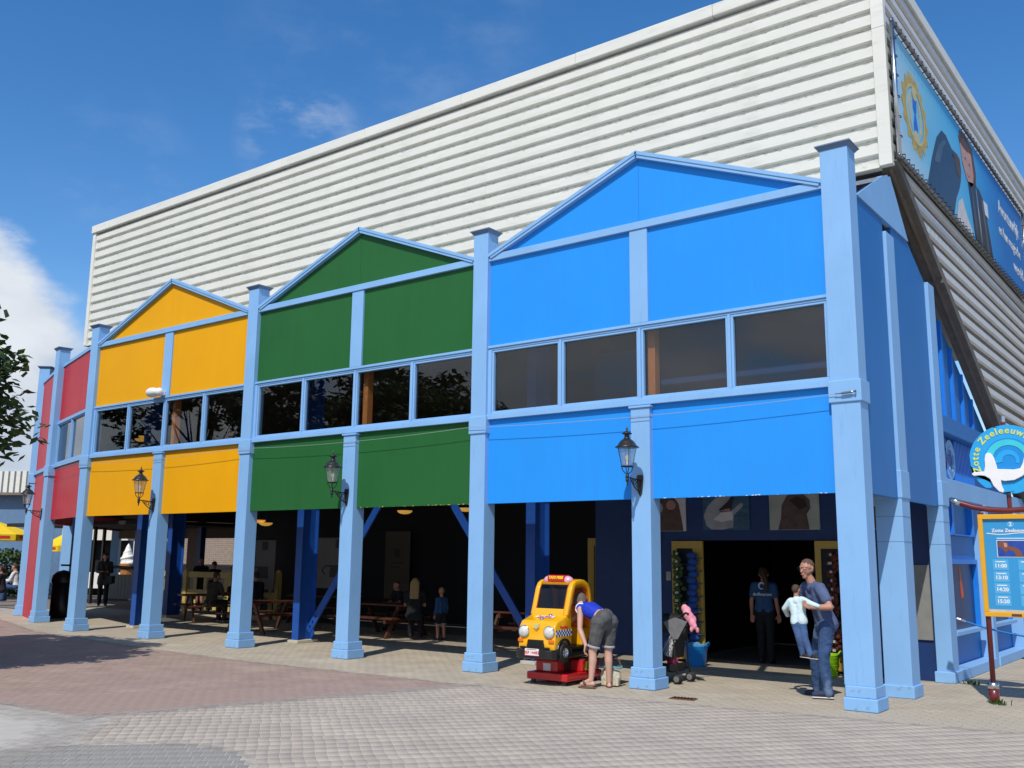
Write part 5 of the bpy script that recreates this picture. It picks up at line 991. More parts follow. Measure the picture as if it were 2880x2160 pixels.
def person(label, J, s=1., skin='skin', top=('tee_blue','short'), legs=('jeans','long'), hair=('hair_short','short'), shoe=('shoe_navy','sole_white'), voxel=.009, glasses=False, group=None, face=True, cat='person', bare_feet=False, hem=None, name='person', waist_gap=0.):
    J = {k: (Vector(v) if not isinstance(v, (int,float)) else v) for k, v in J.items()}
    org = Vector((J['pel'].x, J['pel'].y, J.get('ground', 0.))); root = thing(name, label, cat, org, 0, group)
    for k in J:
        if k not in ('look','ground','hlN','hrN','up') and isinstance(J[k], Vector): J[k] = J[k]-org
    look = J['look'].normalized(); up = J.get('up', Vector((0,0,1))); up = up.normalized()
    b = MB(); side, hup = head(b, J['head'], look, up, s)
    caps(b, J['neck'], J['head']-hup*.07*s-look*.012*s, .060*s, .052*s)
    ch = J['neck']*.62+J['pel']*.38; wst = J['neck']*.30+J['pel']*.70; shc = (J['sl']+J['sr'])*.5
    acr = (J['sl']-J['sr']).normalized()
    def torso(m, e, lo=0., hi=0.):
        fl = .055*s
        for q in (1,-1):
            caps(m, shc+acr*q*.115*s, ch+acr*q*.075*s, .066*s+e, .098*s+e); caps(m, ch+acr*q*.075*s, wst+acr*q*.06*s, .098*s+e, .090*s+e)
        caps(m, J['sl']-acr*.03*s, J['sr']+acr*.03*s, .058*s+e); 
        caps(m, J['neck']-(J['neck']-shc)*.3, shc, .060*s+e*.6, .075*s+e)
    torso(b, 0)
    def pelvis(m, e):
        for q in (1,-1): caps(m, wst+acr*q*.06*s, J['pel']+acr*q*.065*s, .090*s+e, .100*s+e)
        caps(m, J['hl'], J['hr'], .100*s+e)
    pelvis(b, 0)
    for a in 'lr':
        caps(b, J['s'+a], J['e'+a], .050*s, .040*s); caps(b, J['e'+a], J['e'+a]*.65+J['w'+a]*.35, .041*s, .042*s); caps(b, J['e'+a]*.65+J['w'+a]*.35, J['w'+a], .042*s, .027*s)
        hn = J.get('h'+a+'N', Vector((0,0,-1))); hand(b, J['w'+a], J['f'+a]-J['w'+a], hn, 1 if a == 'l' else -1, s)
        caps(b, J['h'+a], J['k'+a], .088*s, .060*s); md = J['k'+a]*.68+J['a'+a]*.32; bk = -(J['t'+a]-J['a'+a]); bk.z = 0; bk = bk.normalized()*.012*s
        caps(b, J['k'+a], md+bk, .058*s, .058*s); caps(b, md+bk, J['a'+a], .058*s, .036*s)
        hl_ = J['a'+a]-(J['t'+a]-J['a'+a]).normalized()*.035*s; hl_.z = max(J['a'+a].z-.055*s, J['t'+a].z-.005); caps(b, hl_, J['t'+a], .033*s, .026*s); caps(b, J['a'+a], J['t'+a], .036*s, .024*s)
    obj('body', remesh(b, voxel, 5), skin, root, smooth=True)
    if top:
        t = MB(); e = .014*s; torso(t, e)
        low = .55 if waist_gap == 0 else waist_gap
        if waist_gap == 0:
            for q in (1,-1): caps(t, wst+acr*q*.06*s, J['pel']+acr*q*.072*s, .090*s+e, .105*s+e)
            if hem: caps(t, J['hl']+Vector((0,0,-hem)), J['hr']+Vector((0,0,-hem)), .11*s+e)
            if hem: 
                for a in 'lr': caps(t, J['h'+a], J['h'+a]*.6+J['k'+a]*.4, .105*s+e, .11*s+e)
        for a in 'lr':
            if top[1] == 'short': caps(t, J['s'+a], J['s'+a]*.42+J['e'+a]*.58, .058*s+e, .056*s+e)
            elif top[1] == 'long': caps(t, J['s'+a], J['e'+a], .054*s+e, .046*s+e); caps(t, J['e'+a], J['w'+a]*.9+J['e'+a]*.1, .046*s+e, .034*s+e)
        folds(obj('shirt' , remesh(t, voxel, 4), top[0], root, smooth=True), .016*s)
    if legs:
        t = MB(); e = .013*s
        if waist_gap:
            caps(t, J['hl'], J['hr'], .112*s+e)
            for q in (1,-1): caps(t, J['pel']+acr*q*.07*s, J['pel']*.97+wst*.03+acr*q*.065*s, .112*s+e, .104*s+e)
        else: pelvis(t, e)
        for a in 'lr':
            if legs[1] == 'shorts': caps(t, J['h'+a], J['k'+a]*.70+J['h'+a]*.30, .102*s+e, .078*s+e)
            else: caps(t, J['h'+a], J['k'+a], .092*s+e, .062*s+e); caps(t, J['k'+a], J['a'+a]*1.03-J['k'+a]*.03, .062*s+e, .053*s+e)
        folds(obj('trousers' if legs[1] == 'long' else 'shorts', remesh(t, voxel, 4), legs[0], root, smooth=True), .020*s)
        if legs[1] == 'shorts':
            for a in 'lr':
                dv = (J['k'+a]-J['h'+a]).normalized(); c = J['k'+a]*.70+J['h'+a]*.30+dv*.05*s; obj('turn_up', remesh(MB().tube([c-dv*.012*s, c+dv*.022*s], [.083*s+e,.081*s+e], 20), voxel, 1), 'cuff_grey', root, smooth=True)
    if shoe and not bare_feet:
        for a in 'lr':
            m = MB(); hl_ = J['a'+a]-(J['t'+a]-J['a'+a]).normalized()*.04*s; hl_.z = J['t'+a].z+.012*s; caps(m, hl_, J['t'+a]+Vector((0,0,.008*s)), .042*s, .036*s); caps(m, J['a'+a]-Vector((0,0,.022*s)), J['t'+a]+Vector((0,0,.008)), .052*s, .036*s); sh_ = obj('shoe', remesh(m, voxel, 3), shoe[0], root, smooth=True)
            m = MB(); caps(m, hl_-Vector((0,0,.030*s)), J['t'+a]-Vector((0,0,.022*s)), .040*s, .037*s); 
            for i, v in enumerate(m.v): m.v[i] = (v[0], v[1], hl_.z-.040*s+max(-.012*s, min(.012*s, (v[2]-hl_.z+.040*s)*.3)))
            obj('sole', remesh(m, .008, 0), shoe[1], sh_, smooth=True)
    if hair:
        h = MB(); c = J['head']
        if hair[1] == 'short': h.sphere(c+hup*.040*s-look*.022*s, .090*s, 16, 12); h.sphere(c+hup*.01*s-look*.045*s, .075*s, 14, 10)
        elif hair[1] == 'receding': h.sphere(c+hup*.042*s-look*.022*s, .0905*s, 16, 12); h.sphere(c-look*.05*s, .073*s, 14, 10)
        elif hair[1] == 'long':
            h.sphere(c+hup*.040*s-look*.022*s, .094*s, 16, 12)
            for q in (-1,-.4,.4,1): caps(h, c-look*.06*s+side*q*.06*s, c-look*.09*s+side*q*.07*s-hup*.33*s, .050*s, .034*s)
        elif hair[1] == 'tail': h.sphere(c+hup*.040*s-look*.022*s, .093*s, 16, 12); caps(h, c-look*.09*s+hup*.03*s, c-look*.12*s+side*.06*s-hup*.12*s, .045*s, .05*s); caps(h, c-look*.12*s+side*.06*s-hup*.12*s, c-look*.11*s+side*.09*s-hup*.34*s, .05*s, .022*s)
        elif hair[1] == 'hang':
            h.sphere(c+hup*.030*s-look*.022*s, .097*s, 16, 12); h.sphere(c-look*.02*s, .092*s, 14, 10)
            for q in (-1,0,1): caps(h, c+side*q*.06*s-look*.03*s, c+side*q*.05*s-look*.02*s+V3(0,0,-.14)*s, .05*s, .035*s)
        elif hair[1] == 'hood': h.sphere(c+hup*.03*s-look*.02*s, .115*s, 16, 12); caps(h, c-hup*.05*s, shc+hup*.04*s, .11*s, .17*s); caps(h, shc, J['pel'], .20*s, .26*s)
        elif hair[1] == 'cap': h.sphere(c+hup*.045*s-look*.01*s, .096*s, 16, 12); caps(h, c+look*.08*s+hup*.05*s, c+look*.15*s+hup*.045*s, .045*s, .04*s)
        folds(obj({'hood':'poncho','cap':'cap'}.get(hair[1],'hair'), remesh(h, voxel, 3), hair[0], root, smooth=True), .010*s, TEXH)
    if face:
        c = J['head']
        for q in (1,-1):
            e_ = c+look*.077*s+side*q*.032*s+hup*.006*s; obj('eye', MB().sphere(e_, .0135*s, 8, 6), 'eye_white', root, smooth=True); obj('pupil', MB().sphere(e_+look*.009*s, .0065*s, 6, 5), 'eye_dark', root)
        obj('mouth', MB().tube([c+look*.095*s+side*.022*s-hup*.068*s, c+look*.104*s-hup*.070*s, c+look*.095*s-side*.022*s-hup*.068*s], .0055*s, 6), 'lip', root)
    if glasses:
        c = J['head']; g_ = MB()
        for q in (1,-1):
            ce = c+look*.100*s+side*q*.034*s+hup*.008*s; g_.tube([ce+side*x*.030*s+hup*z*.019*s for x, z in ((-1,.8),(0,1),(1,.8),(1,-.7),(0,-1),(-1,-.7),(-1,.8))], .0032*s, 5); g_.tube([ce+side*q*.03*s+hup*.008*s, c+side*q*.088*s+hup*.012*s], .003*s, 5)
        g_.tube([c+look*.101*s+side*.006*s+hup*.012*s, c+look*.101*s-side*.006*s+hup*.012*s], .003*s, 5); obj('glasses', g_, 'glasses_dark', root)
    return root, J
CAMV = Vector((4.294,-12.58,1.82))
def al(x, z, y0, y):          # measured at depth y0, moved along the sight line to depth y
    k = (y-CAMV.y)/(y0-CAMV.y); return Vector((CAMV.x+(x-CAMV.x)*k, y, CAMV.z+(z-CAMV.z)*k))
A = lambda x, z, y: al(x, z, .85, y)
man = dict(pel=A(-.475,.985,.90), neck=A(-.665,1.535,.80), head=A(-.725,1.715,.76), look=(-.30,-.95,-.04), sl=A(-.545,1.455,.66), sr=A(-.745,1.47,.98), el=A(-.415,1.205,.56), wl=A(-.68,1.195,.50), fl=A(-.80,1.255,.50), hlN=(-.3,.95,0),
    er=A(-.93,1.22,1.02), wr=A(-1.0,1.17,.86), fr=A(-1.0,1.18,.72), hrN=(.9,.1,0), hl=A(-.47,.95,.81), hr=A(-.53,.95,.99), kl=A(-.545,.52,.78), kr=A(-.655,.52,1.02), al=A(-.50,.095,.80), tl=A(-.69,.035,.74), ar=A(-.635,.095,1.14), tr=A(-.79,.045,1.10))
person('tall man in glasses, blue T-shirt and faded jeans, stooping to hold a small child', man, 1.04, hair=('hair_short','receding'), glasses=True, voxel=.008)
child = dict(ground=.50, pel=A(-.862,.995,.60), neck=A(-.885,1.325,.62), head=A(-.885,1.42,.62), look=(.25,.95,-.1), sl=A(-.985,1.265,.60), sr=A(-.795,1.295,.60), el=A(-1.065,1.165,.62), wl=A(-1.02,1.07,.78), fl=A(-.97,1.07,.86), er=A(-.69,1.245,.50), wr=A(-.575,1.212,.50), fr=A(-.51,1.205,.54),
    hl=A(-.905,.96,.60), hr=A(-.825,.96,.60), kl=A(-.875,.785,.56), kr=A(-.79,.775,.58), al=A(-.83,.575,.60), ar=A(-.72,.565,.58), tl=A(-.755,.535,.56), tr=A(-.635,.525,.54))
person('small child in pale blue shirt and jeans held up in the man\'s arms', child, .62, 'skin', ('shirt_pale','long'), ('jeans_child','long'), ('hair_brown','short'), ('shoe_black','sole_white'), voxel=.008, face=False)
B_ = lambda x, z, y: al(x, z, -.3, y)
wom = dict(pel=B_(-3.30,.985,-.22), neck=B_(-3.70,1.155,-.10), head=B_(-3.715,1.20,.05), look=(-.75,.40,-.55), up=(-.75,.25,.62), sl=B_(-3.715,1.095,-.26), sr=B_(-3.60,1.12,.12), el=B_(-3.725,.80,-.34), wl=B_(-3.625,.585,-.38), fl=B_(-3.64,.48,-.38), hlN=(.8,.2,0), er=B_(-3.85,.92,.22), wr=B_(-3.98,.86,.18), fr=B_(-4.05,.84,.16),
    hl=B_(-3.395,.915,-.32), hr=B_(-3.215,.93,-.12), kl=B_(-3.51,.50,-.36), kr=B_(-3.245,.52,-.12), al=B_(-3.535,.105,-.40), tl=B_(-3.70,.035,-.43), ar=B_(-3.235,.105,-.12), tr=B_(-3.27,.04,.02))
wr_, J = person('woman in blue sleeveless top and grey denim shorts bending into the toy taxi', wom, 1.0, 'skin_pale', ('tank_blue','none'), ('denim_grey','shorts'), ('hair_grey','hang'), None, voxel=.008, face=False, waist_gap=.4)
for a in 'lr':
    t, k = J['t'+a], J['a'+a]; d = (t-k); d.z = 0; d.normalize(); sd = Vector((-d.y,d.x,0)); hl_ = k-d*.06
    so = MB(); pr = [hl_-sd*.032, hl_-d*.015, hl_+sd*.032, t*.5+hl_*.5+sd*.036, t+sd*.042-d*.01, t+d*.045+sd*.02, t+d*.05-sd*.015, t-sd*.042, t*.5+hl_*.5-sd*.034]
    so.prism([(p.x,p.y) for p in pr], .004, .022, 'z'); s_o = obj('sandal_sole', so, 'sole_brown', wr_, bevel=.004); obj('sandal_strap', MB().tube([t-d*.075+sd*.045+Vector((0,0,.0)), t-d*.045+sd*.03+Vector((0,0,.035)), t-d*.03+Vector((0,0,.045)), t-d*.045-sd*.03+Vector((0,0,.035)), t-d*.075-sd*.045], .016, 8), 'bag_leather', s_o, smooth=True)
ar_ = MB(); c = J['sl']; ax_ = (J['el']-J['sl']).normalized(); acr = (J['sl']-J['sr']).normalized()
ref = acr.cross(Vector((0,0,1))).normalized(); u2 = Vector((0,0,1))
ar_.tube([J['sl']-acr*.015+ref*.075*math.cos(t)+u2*.078*math.sin(t) for t in np.linspace(0,2*math.pi,18)], .011, 6); obj('armhole_trim', ar_, 'trim_white', wr_, smooth=True)
def stand(x, y, face, h, arms='down', step=.10, z=0.):
    k = h/1.75; f = Vector((math.cos(face),math.sin(face),0)); l = Vector((-f.y,f.x,0)); o = Vector((x,y,z)); P = lambda a, b, c: o+f*a*k+l*b*k+Vector((0,0,c*k))
    J = dict(ground=z, pel=P(0,0,.95), neck=P(0,0,1.47), head=P(.02,0,1.62), look=f-Vector((0,0,.1)), sl=P(0,.185,1.40), sr=P(0,-.185,1.40), hl=P(0,.09,.92), hr=P(0,-.09,.92), kl=P(.03+step/2,.095,.50), kr=P(.03-step/2,-.095,.50), al=P(step/2,.10,.09), ar=P(-step/2,-.10,.09), tl=P(step/2+.17,.12,.035), tr=P(-step/2+.17,-.12,.035))
    if arms == 'down': J.update(el=P(-.03,.235,1.12), er=P(-.03,-.235,1.12), wl=P(.05,.25,.87), wr=P(.05,-.25,.87), fl=P(.09,.25,.74), fr=P(.09,-.25,.74))
    else: J.update(el=P(.05,.22,1.13), er=P(.05,-.22,1.13), wl=P(.28,.10,1.12), wr=P(.28,-.10,1.12), fl=P(.40,.06,1.16), fr=P(.40,-.06,1.16))
    return J, k
def sit(x, y, face, seat, s, lean=.08):
    f = Vector((math.cos(face),math.sin(face),0)); l = Vector((-f.y,f.x,0)); o = Vector((x,y,0)); b = seat+.09*s; P = lambda a, q, c: o+f*a*s+l*q*s+Vector((0,0,c))
    return dict(pel=P(0,0,b), neck=P(lean,0,b+.54*s), head=P(lean+.05,0,b+.69*s), look=f-Vector((0,0,.25)), sl=P(lean,.175,b+.47*s), sr=P(lean,-.175,b+.47*s), el=P(lean+.10,.22,b+.22*s), er=P(lean+.10,-.22,b+.22*s), wl=P(lean+.30,.12,b+.22*s), wr=P(lean+.30,-.12,b+.22*s), fl=P(lean+.41,.10,b+.25*s), fr=P(lean+.41,-.10,b+.25*s), hl=P(0,.09,b), hr=P(0,-.09,b), kl=P(.43,.11,b), kr=P(.43,-.11,b), al=P(.42,.11,max(.09*s,b-.42*s)), ar=P(.42,-.11,max(.09*s,b-.42*s)), tl=P(.58,.12,max(.035*s,b-.475*s)), tr=P(.58,-.12,max(.035*s,b-.475*s)))
BV = .012
Jx, k = stand(-3.0,4.75,1.75,1.70); st_, Js = person('shop worker in blue logo T-shirt and black trousers, back turned, inside the shop doorway', Jx, k, 'skin', ('staff_blue','short'), ('dark_cloth','long'), ('hair_brown','tail'), ('shoe_black','shoe_black'), voxel=.009, face=False)
bk_ = Vector((math.cos(1.75),math.sin(1.75),0)); xr = Vector((bk_.y,-bk_.x,0)); ctr = Js['neck']*.70+Js['pel']*.30-bk_*.135
lettering('dolfinarium', .075, basis(ctr+Vector((0,0,-.06)), xr, (0,0,1)), 'print_white', st_, bold=.001); lg = MB(); lg.tube([ctr-xr*.01+xr*.05*math.cos(t)+Vector((0,0,.09+.055*math.sin(t))) for t in np.linspace(.5,5.2,14)], [.006,.012,.016,.018,.018,.017,.016,.015,.014,.012,.010,.008,.006,.012], 6); obj('logo', lg, 'print_white', st_)
Jx, k = stand(-28.6,6.85,-.5,1.84,'hold'); person('woman with long hair in a dark coat, silhouetted at the arcade\'s far left', Jx, k, 'skin', ('khaki','long'), ('dark_cloth','long'), ('hair_brown','long'), ('shoe_black','shoe_black'), voxel=BV, face=False, hem=.12)
obj_b = remesh(MB().box(-.16,.16,-.07,.07,0,.26).sphere((0,0,.10), .15, 12, 8, sc=(1.1,.55,.9)), .02, 4); tag(obj('handbag', obj_b, 'dark_cloth', None, (-28.15,6.85,.78), smooth=True), 'dark handbag at the side of the silhouetted woman', 'bag')
person('seated person in a dark jacket at the far left edge, under the yellow parasol', sit(-30.75,4.35,-2.2,.45,1.0), 1.0, 'skin', ('dark_cloth','long'), ('dark_cloth','long'), ('hair_brown','short'), ('shoe_black','shoe_black'), voxel=BV, face=False)
person('person in a white top seated beside the leftmost pale blue pillar', sit(-33.4,6.15,-2.4,.45,1.05), 1.05, 'skin', ('white_cloth','long'), ('jeans','long'), ('hair_brown','short'), ('shoe_black','shoe_black'), voxel=BV, face=False)
Jx, k = stand(-24.0,7.6,-.9,1.72,'hold'); person('dark-haired adult holding a hand to the face behind the yellow fence', Jx, k, 'skin', ('dark_cloth','short'), ('dark_cloth','shorts'), ('hair_brown','short'), ('shoe_black','shoe_black'), voxel=BV, face=False)
Jx, k = stand(-23.3,7.6,-.4,1.60,'hold'); person('youth in a red-brown cap leaning by the yellow fence', Jx, k, 'skin', ('dark_cloth','short'), ('dark_cloth','shorts'), ('red_cloth','cap'), ('shoe_black','shoe_black'), voxel=BV, face=False)
Jx, k = stand(-24.2,9.2,-.6,1.70); person('person wrapped in a blue hooded poncho beyond the yellow fence', Jx, k, 'skin', None, ('dark_cloth','long'), ('poncho_blue','hood'), ('shoe_black','shoe_black'), voxel=BV, face=False)
person('child in a dark red top seated at the picnic table before the yellow fence', sit(-19.15,5.25,-.3,.45,.78), .78, 'skin', ('red_cloth','short'), ('dark_cloth','long'), ('hair_brown','short'), ('shoe_black','shoe_black'), voxel=BV, face=False)
person('dark-haired adult in a dark jacket bent over the table before the yellow fence', sit(-17.7,5.0,2.9,.46,1.0,.18), 1.0, 'skin', ('dark_cloth','long'), ('jeans','long'), ('hair_brown','short'), ('shoe_black','sole_white'), voxel=BV, face=False)
Jx, k = stand(-18.0,6.9,1.4,1.62,'hold'); person('long-haired person standing before the pot banner at the right end of the yellow fence', Jx, k, 'skin', ('khaki','long'), ('dark_cloth','long'), ('hair_brown','long'), ('shoe_black','shoe_black'), voxel=BV, face=False)
Jx, k = stand(-22.2,7.9,-1.2,1.45); person('dim child standing at the middle of the yellow fence', Jx, k, 'skin', ('dark_cloth','short'), ('dark_cloth','long'), ('hair_brown','short'), ('shoe_black','shoe_black'), voxel=BV, face=False)
person('dim person in khaki seated at the table before the yellow fence, back turned', sit(-18.3,3.9,1.7,.46,1.0,.12), 1.0, 'skin', ('khaki','long'), ('dark_cloth','long'), ('hair_brown','short'), ('shoe_black','sole_white'), voxel=BV, face=False)
person('boy in a dark shirt seated at the table side facing the blonde woman', sit(-12.35,5.10,-1.75,.45,.88,.2), .88, 'skin', ('dark_cloth','short'), ('dark_cloth','long'), ('hair_brown','short'), ('shoe_black','shoe_black'), voxel=BV, face=False)
person('woman with long blonde hair in black seated at a picnic table end', sit(-10.72,3.72,2.2,.46,.98,.05), .98, 'skin', ('dark_cloth','short'), ('dark_cloth','long'), ('hair_blond','long'), ('shoe_black','shoe_black'), voxel=BV, face=False)
Jx, k = stand(-10.3,4.15,3.0,1.12); Jx['head'] += Vector((0,0,.03)); person('fair-haired toddler in a blue sweater standing behind the seated blonde woman', Jx, k*1.1, 'skin', ('staff_blue','long'), ('dark_cloth','shorts'), ('hair_blond','short'), ('shoe_black','sole_white'), voxel=.010, face=False)
# ------------------------------------------------------------------ things beyond the left end
mat('cone_waffle', (.42,.17,.04), .6, var=.15); mat('soft_ice', (.80,.78,.72), .4)
IC = thing('ice_cream_cone', 'giant soft-ice cone advertising figure standing beyond the arcade', 'advertising figure', (-35.4,11.9,0))
obj('waffle', MB().lathe([(0,0),(.16,0),(.20,.7),(.24,.72),(.26,1.15),(.31,1.17),(.32,1.38),(0,1.38)], (0,0,0), 24), 'cone_waffle', IC)
wg = MB()
for k in range(10):
    a_ = k*.628; wg.tube([(.205*math.cos(a_+t*.8)*(1+.25*t), .205*math.sin(a_+t*.8)*(1+.25*t), .7*t+.3) for t in (0,.5,1)], .012, 4)
obj('waffle_ridge', wg, 'timber_orange', IC)
ic = MB()
for k in range(46):
    t = k/45; a_ = t*9.5*2; r_i = .28*(1-t)**.8; ic.sphere((r_i*.75*math.cos(a_), r_i*.75*math.sin(a_), 1.42+.80*t), .02+.16*(1-t)**.9, 8, 6, sc=(1,1,.62))
ic.lathe([(0,1.38),(.30,1.38),(.22,1.75),(.08,2.15),(.0,2.28)], (0,0,0), 12); obj('soft_ice', remesh(ic, .022, 1), 'soft_ice', IC, smooth=True)
mat('parasol_yellow', (.78,.56,.008), .7, var=.06); mat('parasol_red', (.60,.03,.03), .6); mat('foliage', (.04,.085,.018), .7, var=.4)
def parasol(x, y, h, r, label, rz=0.):
    t = thing('parasol', label, 'parasol', (x,y,0), rz, 'yellow parasols on the terrace'); n = 8
    v = [(0,0,h)]+[(r*math.cos(k*2*math.pi/n), r*math.sin(k*2*math.pi/n), h-.55) for k in range(n)]+[(r*math.cos(k*2*math.pi/n), r*math.sin(k*2*math.pi/n), h-.78) for k in range(n)]
    obj('canopy', MB().add(v[:n+1], [(0,1+k,1+(k+1)%n) for k in range(n)]), 'parasol_yellow', t); obj('valance', MB().add(v[1:], [(k,n+k,n+(k+1)%n,(k+1)%n) for k in range(n)]), 'parasol_yellow', t)
    for k in range(n):
        a0_, a1_ = Vector(v[1+k]), Vector(v[1+(k+1)%n]); d0 = Vector((0,0,-.06)); q = lambda u, z: a0_+(a1_-a0_)*u+d0*z+ (a0_+a1_)*.5*.012*Vector((1,1,0)).length*.0+Vector(((a0_+a1_).x,(a0_+a1_).y,0)).normalized()*.012
        obj('printed_band', MB().add([q(.15,2.6),q(.85,2.6),q(.85,.9),q(.15,.9)], [(0,1,2,3)]), 'parasol_red', t)
    obj('pole', MB().tube([(0,0,0),(0,0,h)], .03, 8), 'timber_dark', t); obj('foot', MB().lathe([(0,0),(.3,0),(.3,.06),(0,.1)], (0,0,0), 16), 'concrete', t); return t
parasol(-35.9,6.3,3.06,1.75,'yellow parasol with red print at the left edge of the picture'); parasol(-35.2,8.9,2.66,.95,'yellow parasol glimpsed between the red panel and the first pillars')
def shrub(name, label, x, y, r, h, n=1500, m='foliage', ls=.09):
    t = MB(); rs2 = np.random.RandomState(int(abs(x*7))); 
    for k in range(n):
        d = rs2.normal(size=3); d /= np.linalg.norm(d); rr = r*(.65+.4*rs2.rand()); p = np.array([d[0]*rr, d[1]*rr, h*.5+d[2]*h*.5*(.7+.35*rs2.rand())]); u = rs2.normal(size=3); u /= np.linalg.norm(u); v_ = np.cross(u, rs2.normal(size=3)); v_ /= np.linalg.norm(v_); s_ = ls*rs2.uniform(.6,1.3); t.add([p-u*s_,p+v_*s_*.6,p+u*s_,p-v_*s_*.6], [(0,1,2,3)])
    root = thing(name, label, 'shrub', (x,y,0)); tag(obj('crown', t, m, root), kind='stuff'); obj('stem', MB().tube([(0,0,0),(0,0,h*.7)], .05, 6), 'timber_dark', root); return root
shrub('shrub', 'green bushy shrub under the yellow parasol at the left edge', -38.6, 8.2, 1.5, 1.95, 2600)
FB = thing('terrace_building', 'low pale blue building with a white ribbed roof edge behind the tree at the left', 'building', (-41,9,0), .5)
obj('wall', MB().box(-6,4.2,0,4,0,4.35), 'shade_blue', FB); obj('roof_edge', MB().box(-6.3,4.5,-.5,4.3,4.36,4.48), 'side_recess', FB)
for k in range(36): obj('ribbed_sheet', MB().box(-6.2+k*.3,-6.2+k*.3+.2,-.35,-.2,4.49,5.45), 'white_siding', FB)
FB2 = thing('kiosk', 'dark open kiosk with a white roof edge seen through the arcade', 'kiosk', (-37.0,11.2,0), .6); obj('roof', MB().box(-1.4,1.6,-.2,2,2.40,2.95), 'white_siding', FB2); obj('counter', MB().box(-1.3,1.3,.0,.1,.3,1.0), 'white_plastic', FB2); obj('opening', MB().box(-1.3,1.3,.5,.6,0,2.4), 'black_wall', FB2)  # black sheet stands in for the shaded inside of the kiosk
TN = thing('tent', 'white pointed tent roof behind the ice cream cone', 'tent', (-37.5,14.5,0)); obj('roof', MB().add([(-1.6,-1.6,2.5),(1.6,-1.6,2.5),(1.6,1.6,2.5),(-1.6,1.6,2.5),(0,0,3.6)], [(0,1,4),(1,2,4),(2,3,4),(3,0,4)]), 'white_cloth', TN); obj('curtain', MB().box(-1.5,1.5,.2,.25,0,2.5), 'black_wall', TN)
for x, y in ((-1.5,-1.5),(1.5,-1.5)): obj('post', MB().tube([(x,y,0),(x,y,2.5)], .04, 6), 'dark_steel', TN)

# ------------------------------------------------------------------ trees
mat('bark', (.09,.065,.045), .9, var=.3, vscale=14, bump=.6, bscale=20)
def leafmat(name, c1, c2):
    m = mat(name, c1, .55, var=.35, vscale=1.6, dirt=(c2, 3.2, .52, .72)); b = m.node_tree.nodes['Principled BSDF']; o = m.node_tree.nodes['Material Output']
    tr = m.node_tree.nodes.new('ShaderNodeBsdfTranslucent'); tr.inputs[0].default_value = (c1[0]*1.6, c1[1]*1.6, c1[2]*1.1, 1); mx = m.node_tree.nodes.new('ShaderNodeMixShader'); mx.inputs[0].default_value = .22
    m.node_tree.links.new(b.outputs[0], mx.inputs[1]); m.node_tree.links.new(tr.outputs[0], mx.inputs[2]); m.node_tree.links.new(mx.outputs[0], o.inputs[0])
leafmat('leaf_dark', (.052,.088,.026), (.10,.052,.030)); leafmat('leaf_far', (.030,.055,.018), (.05,.06,.02))
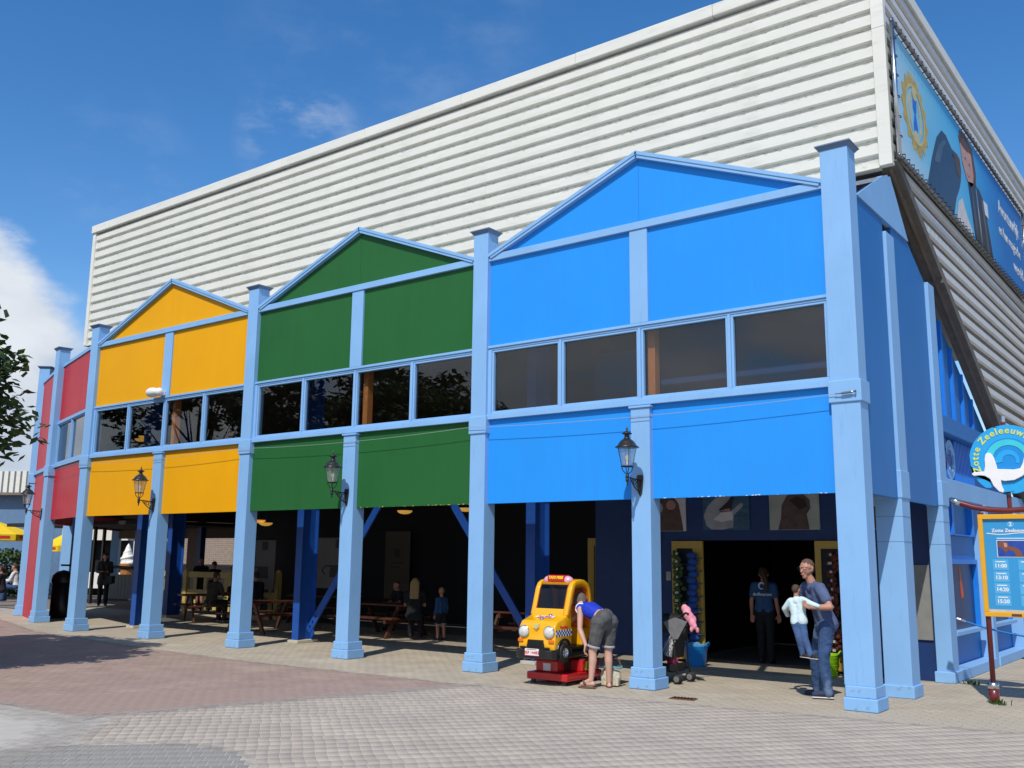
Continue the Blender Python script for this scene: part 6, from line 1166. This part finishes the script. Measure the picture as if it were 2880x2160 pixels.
def tree(name, label, x, y, trunk_h, crown_c, crown_r, nclump, per, ls, m, single=0, seed=1, dens=None):
    rs2 = np.random.RandomState(seed); root = thing(name, label, 'tree', (x,y,0)); cc = Vector(crown_c); R3 = Vector(crown_r); clumps = []
    for k in range(nclump):
        d = rs2.normal(size=3); d /= np.linalg.norm(d); rr = .35+.65*rs2.rand()**.55; clumps.append(np.array([cc.x+d[0]*R3.x*rr, cc.y+d[1]*R3.y*rr, cc.z+d[2]*R3.z*rr]))
    tk = MB(); tk.tube([(0,0,-.05),(.03,.02,trunk_h*.5),(.0,-.03,trunk_h),(cc.x*.4,cc.y*.4,trunk_h+(cc.z-trunk_h)*.6),(cc.x*.8,cc.y*.8,cc.z+R3.z*.5)], [.26,.21,.17,.12,.04], 10)
    for c in clumps[::max(1,nclump//34)]:
        t0 = rs2.uniform(.2,.95); b0 = Vector((cc.x*.5*t0, cc.y*.5*t0, trunk_h*.8+(cc.z-trunk_h*.6)*t0)); m_ = (b0+Vector(c))*.5+Vector((0,0,.15)); tk.tube([b0,m_,c], [.06,.035,.010], 6)
    obj('trunk', tk, 'bark', root, smooth=True)
    V, F = [], []; leaves = []
    for c in clumps:
        rc = rs2.uniform(.28,.55)*R3.x/3.2+.1
        for j in range(per):
            d = rs2.normal(size=3); d /= np.linalg.norm(d); p = c+d*rc*rs2.rand()**.5*np.array([1,1,.62]); nrm = np.array([rs2.normal(0,.55), rs2.normal(0,.55), 1.]); nrm /= np.linalg.norm(nrm); u = np.cross(nrm, rs2.normal(size=3)); u /= np.linalg.norm(u); v_ = np.cross(nrm,u); s_ = ls*rs2.uniform(.7,1.3); dr = -nrm*s_*.35
            leaves.append([p-u*s_, p-v_*s_*.62+dr*.3-u*s_*.1, p+u*s_+dr, p+v_*s_*.62+dr*.3-u*s_*.1, p+dr*-.12])
    if single:
        cam_l = np.array([4.294-x,-12.58-y]); lv = sorted(leaves, key=lambda L_: np.hypot(*(np.mean(L_,0)[:2]-cam_l))); ones, leaves = lv[:single], lv[single:]
        pm = []
        for q in range(6):
            me = bpy.data.meshes.new('leaf'); s_ = ls*(.8+.08*q); me.from_pydata([(-s_,0,0),(-.1*s_,-.62*s_,-.1*s_),(s_,0,-.35*s_),(-.1*s_,.62*s_,-.1*s_),(0,0,.04*s_)], [], [(0,1,4),(1,2,4),(2,3,4),(3,0,4)]); me.materials.append(MATS[m]); pm.append(me)
        for i, l in enumerate(ones):
            o = rawobj('leaf', pm[i % 6], root, Vector(np.mean(l,0))); o.rotation_euler = (rs2.normal(0,.45), rs2.normal(0,.45), rs2.uniform(0,6.28))
    V = np.array(leaves).reshape(-1,3); n = len(leaves); base = np.arange(n)[:,None]*5; tri = np.array([(0,1,4),(1,2,4),(2,3,4),(3,0,4)])
    F = (tri[None]+base[:,:,None]).reshape(-1,3); me = bpy.data.meshes.new('crown'); me.from_pydata(V.tolist(), [], F.tolist()); tag(obj('crown', me, m, root), kind='stuff'); return root
tree('broadleaf_tree', 'leafy tree overhanging the left edge, its shadow on the red paving', -14.35, -7.5, 2.2, (.3,.5,4.1), (3.4,2.8,2.5), 330, 90, .10, 'leaf_dark', 300, 4)
for (nm, lb, x, y, hh, rr, sd) in (('park_tree','tall tree standing left of the square, mirrored in the green windows',-19.5,-10.5,9.5,4.2,8),('park_tree','tall tree at the far left of the square, mirrored in the yellow windows',-30,-11,9.5,4.2,9),('park_tree','tall tree across the square, mirrored in the yellow bay windows',-31,-21,9.5,5.2,5),('park_tree','broad tree across the square, mirrored in the green bay windows',-21.5,-24.5,7.6,4.0,6),('park_tree','smaller tree across the square behind the camera',-14,-33,7.0,3.8,7)):
    tree(nm, lb, x, y, 2.6, (0,0,hh*.62), (rr,rr,hh*.42), 130, 60, .17, 'leaf_far', 0, sd)
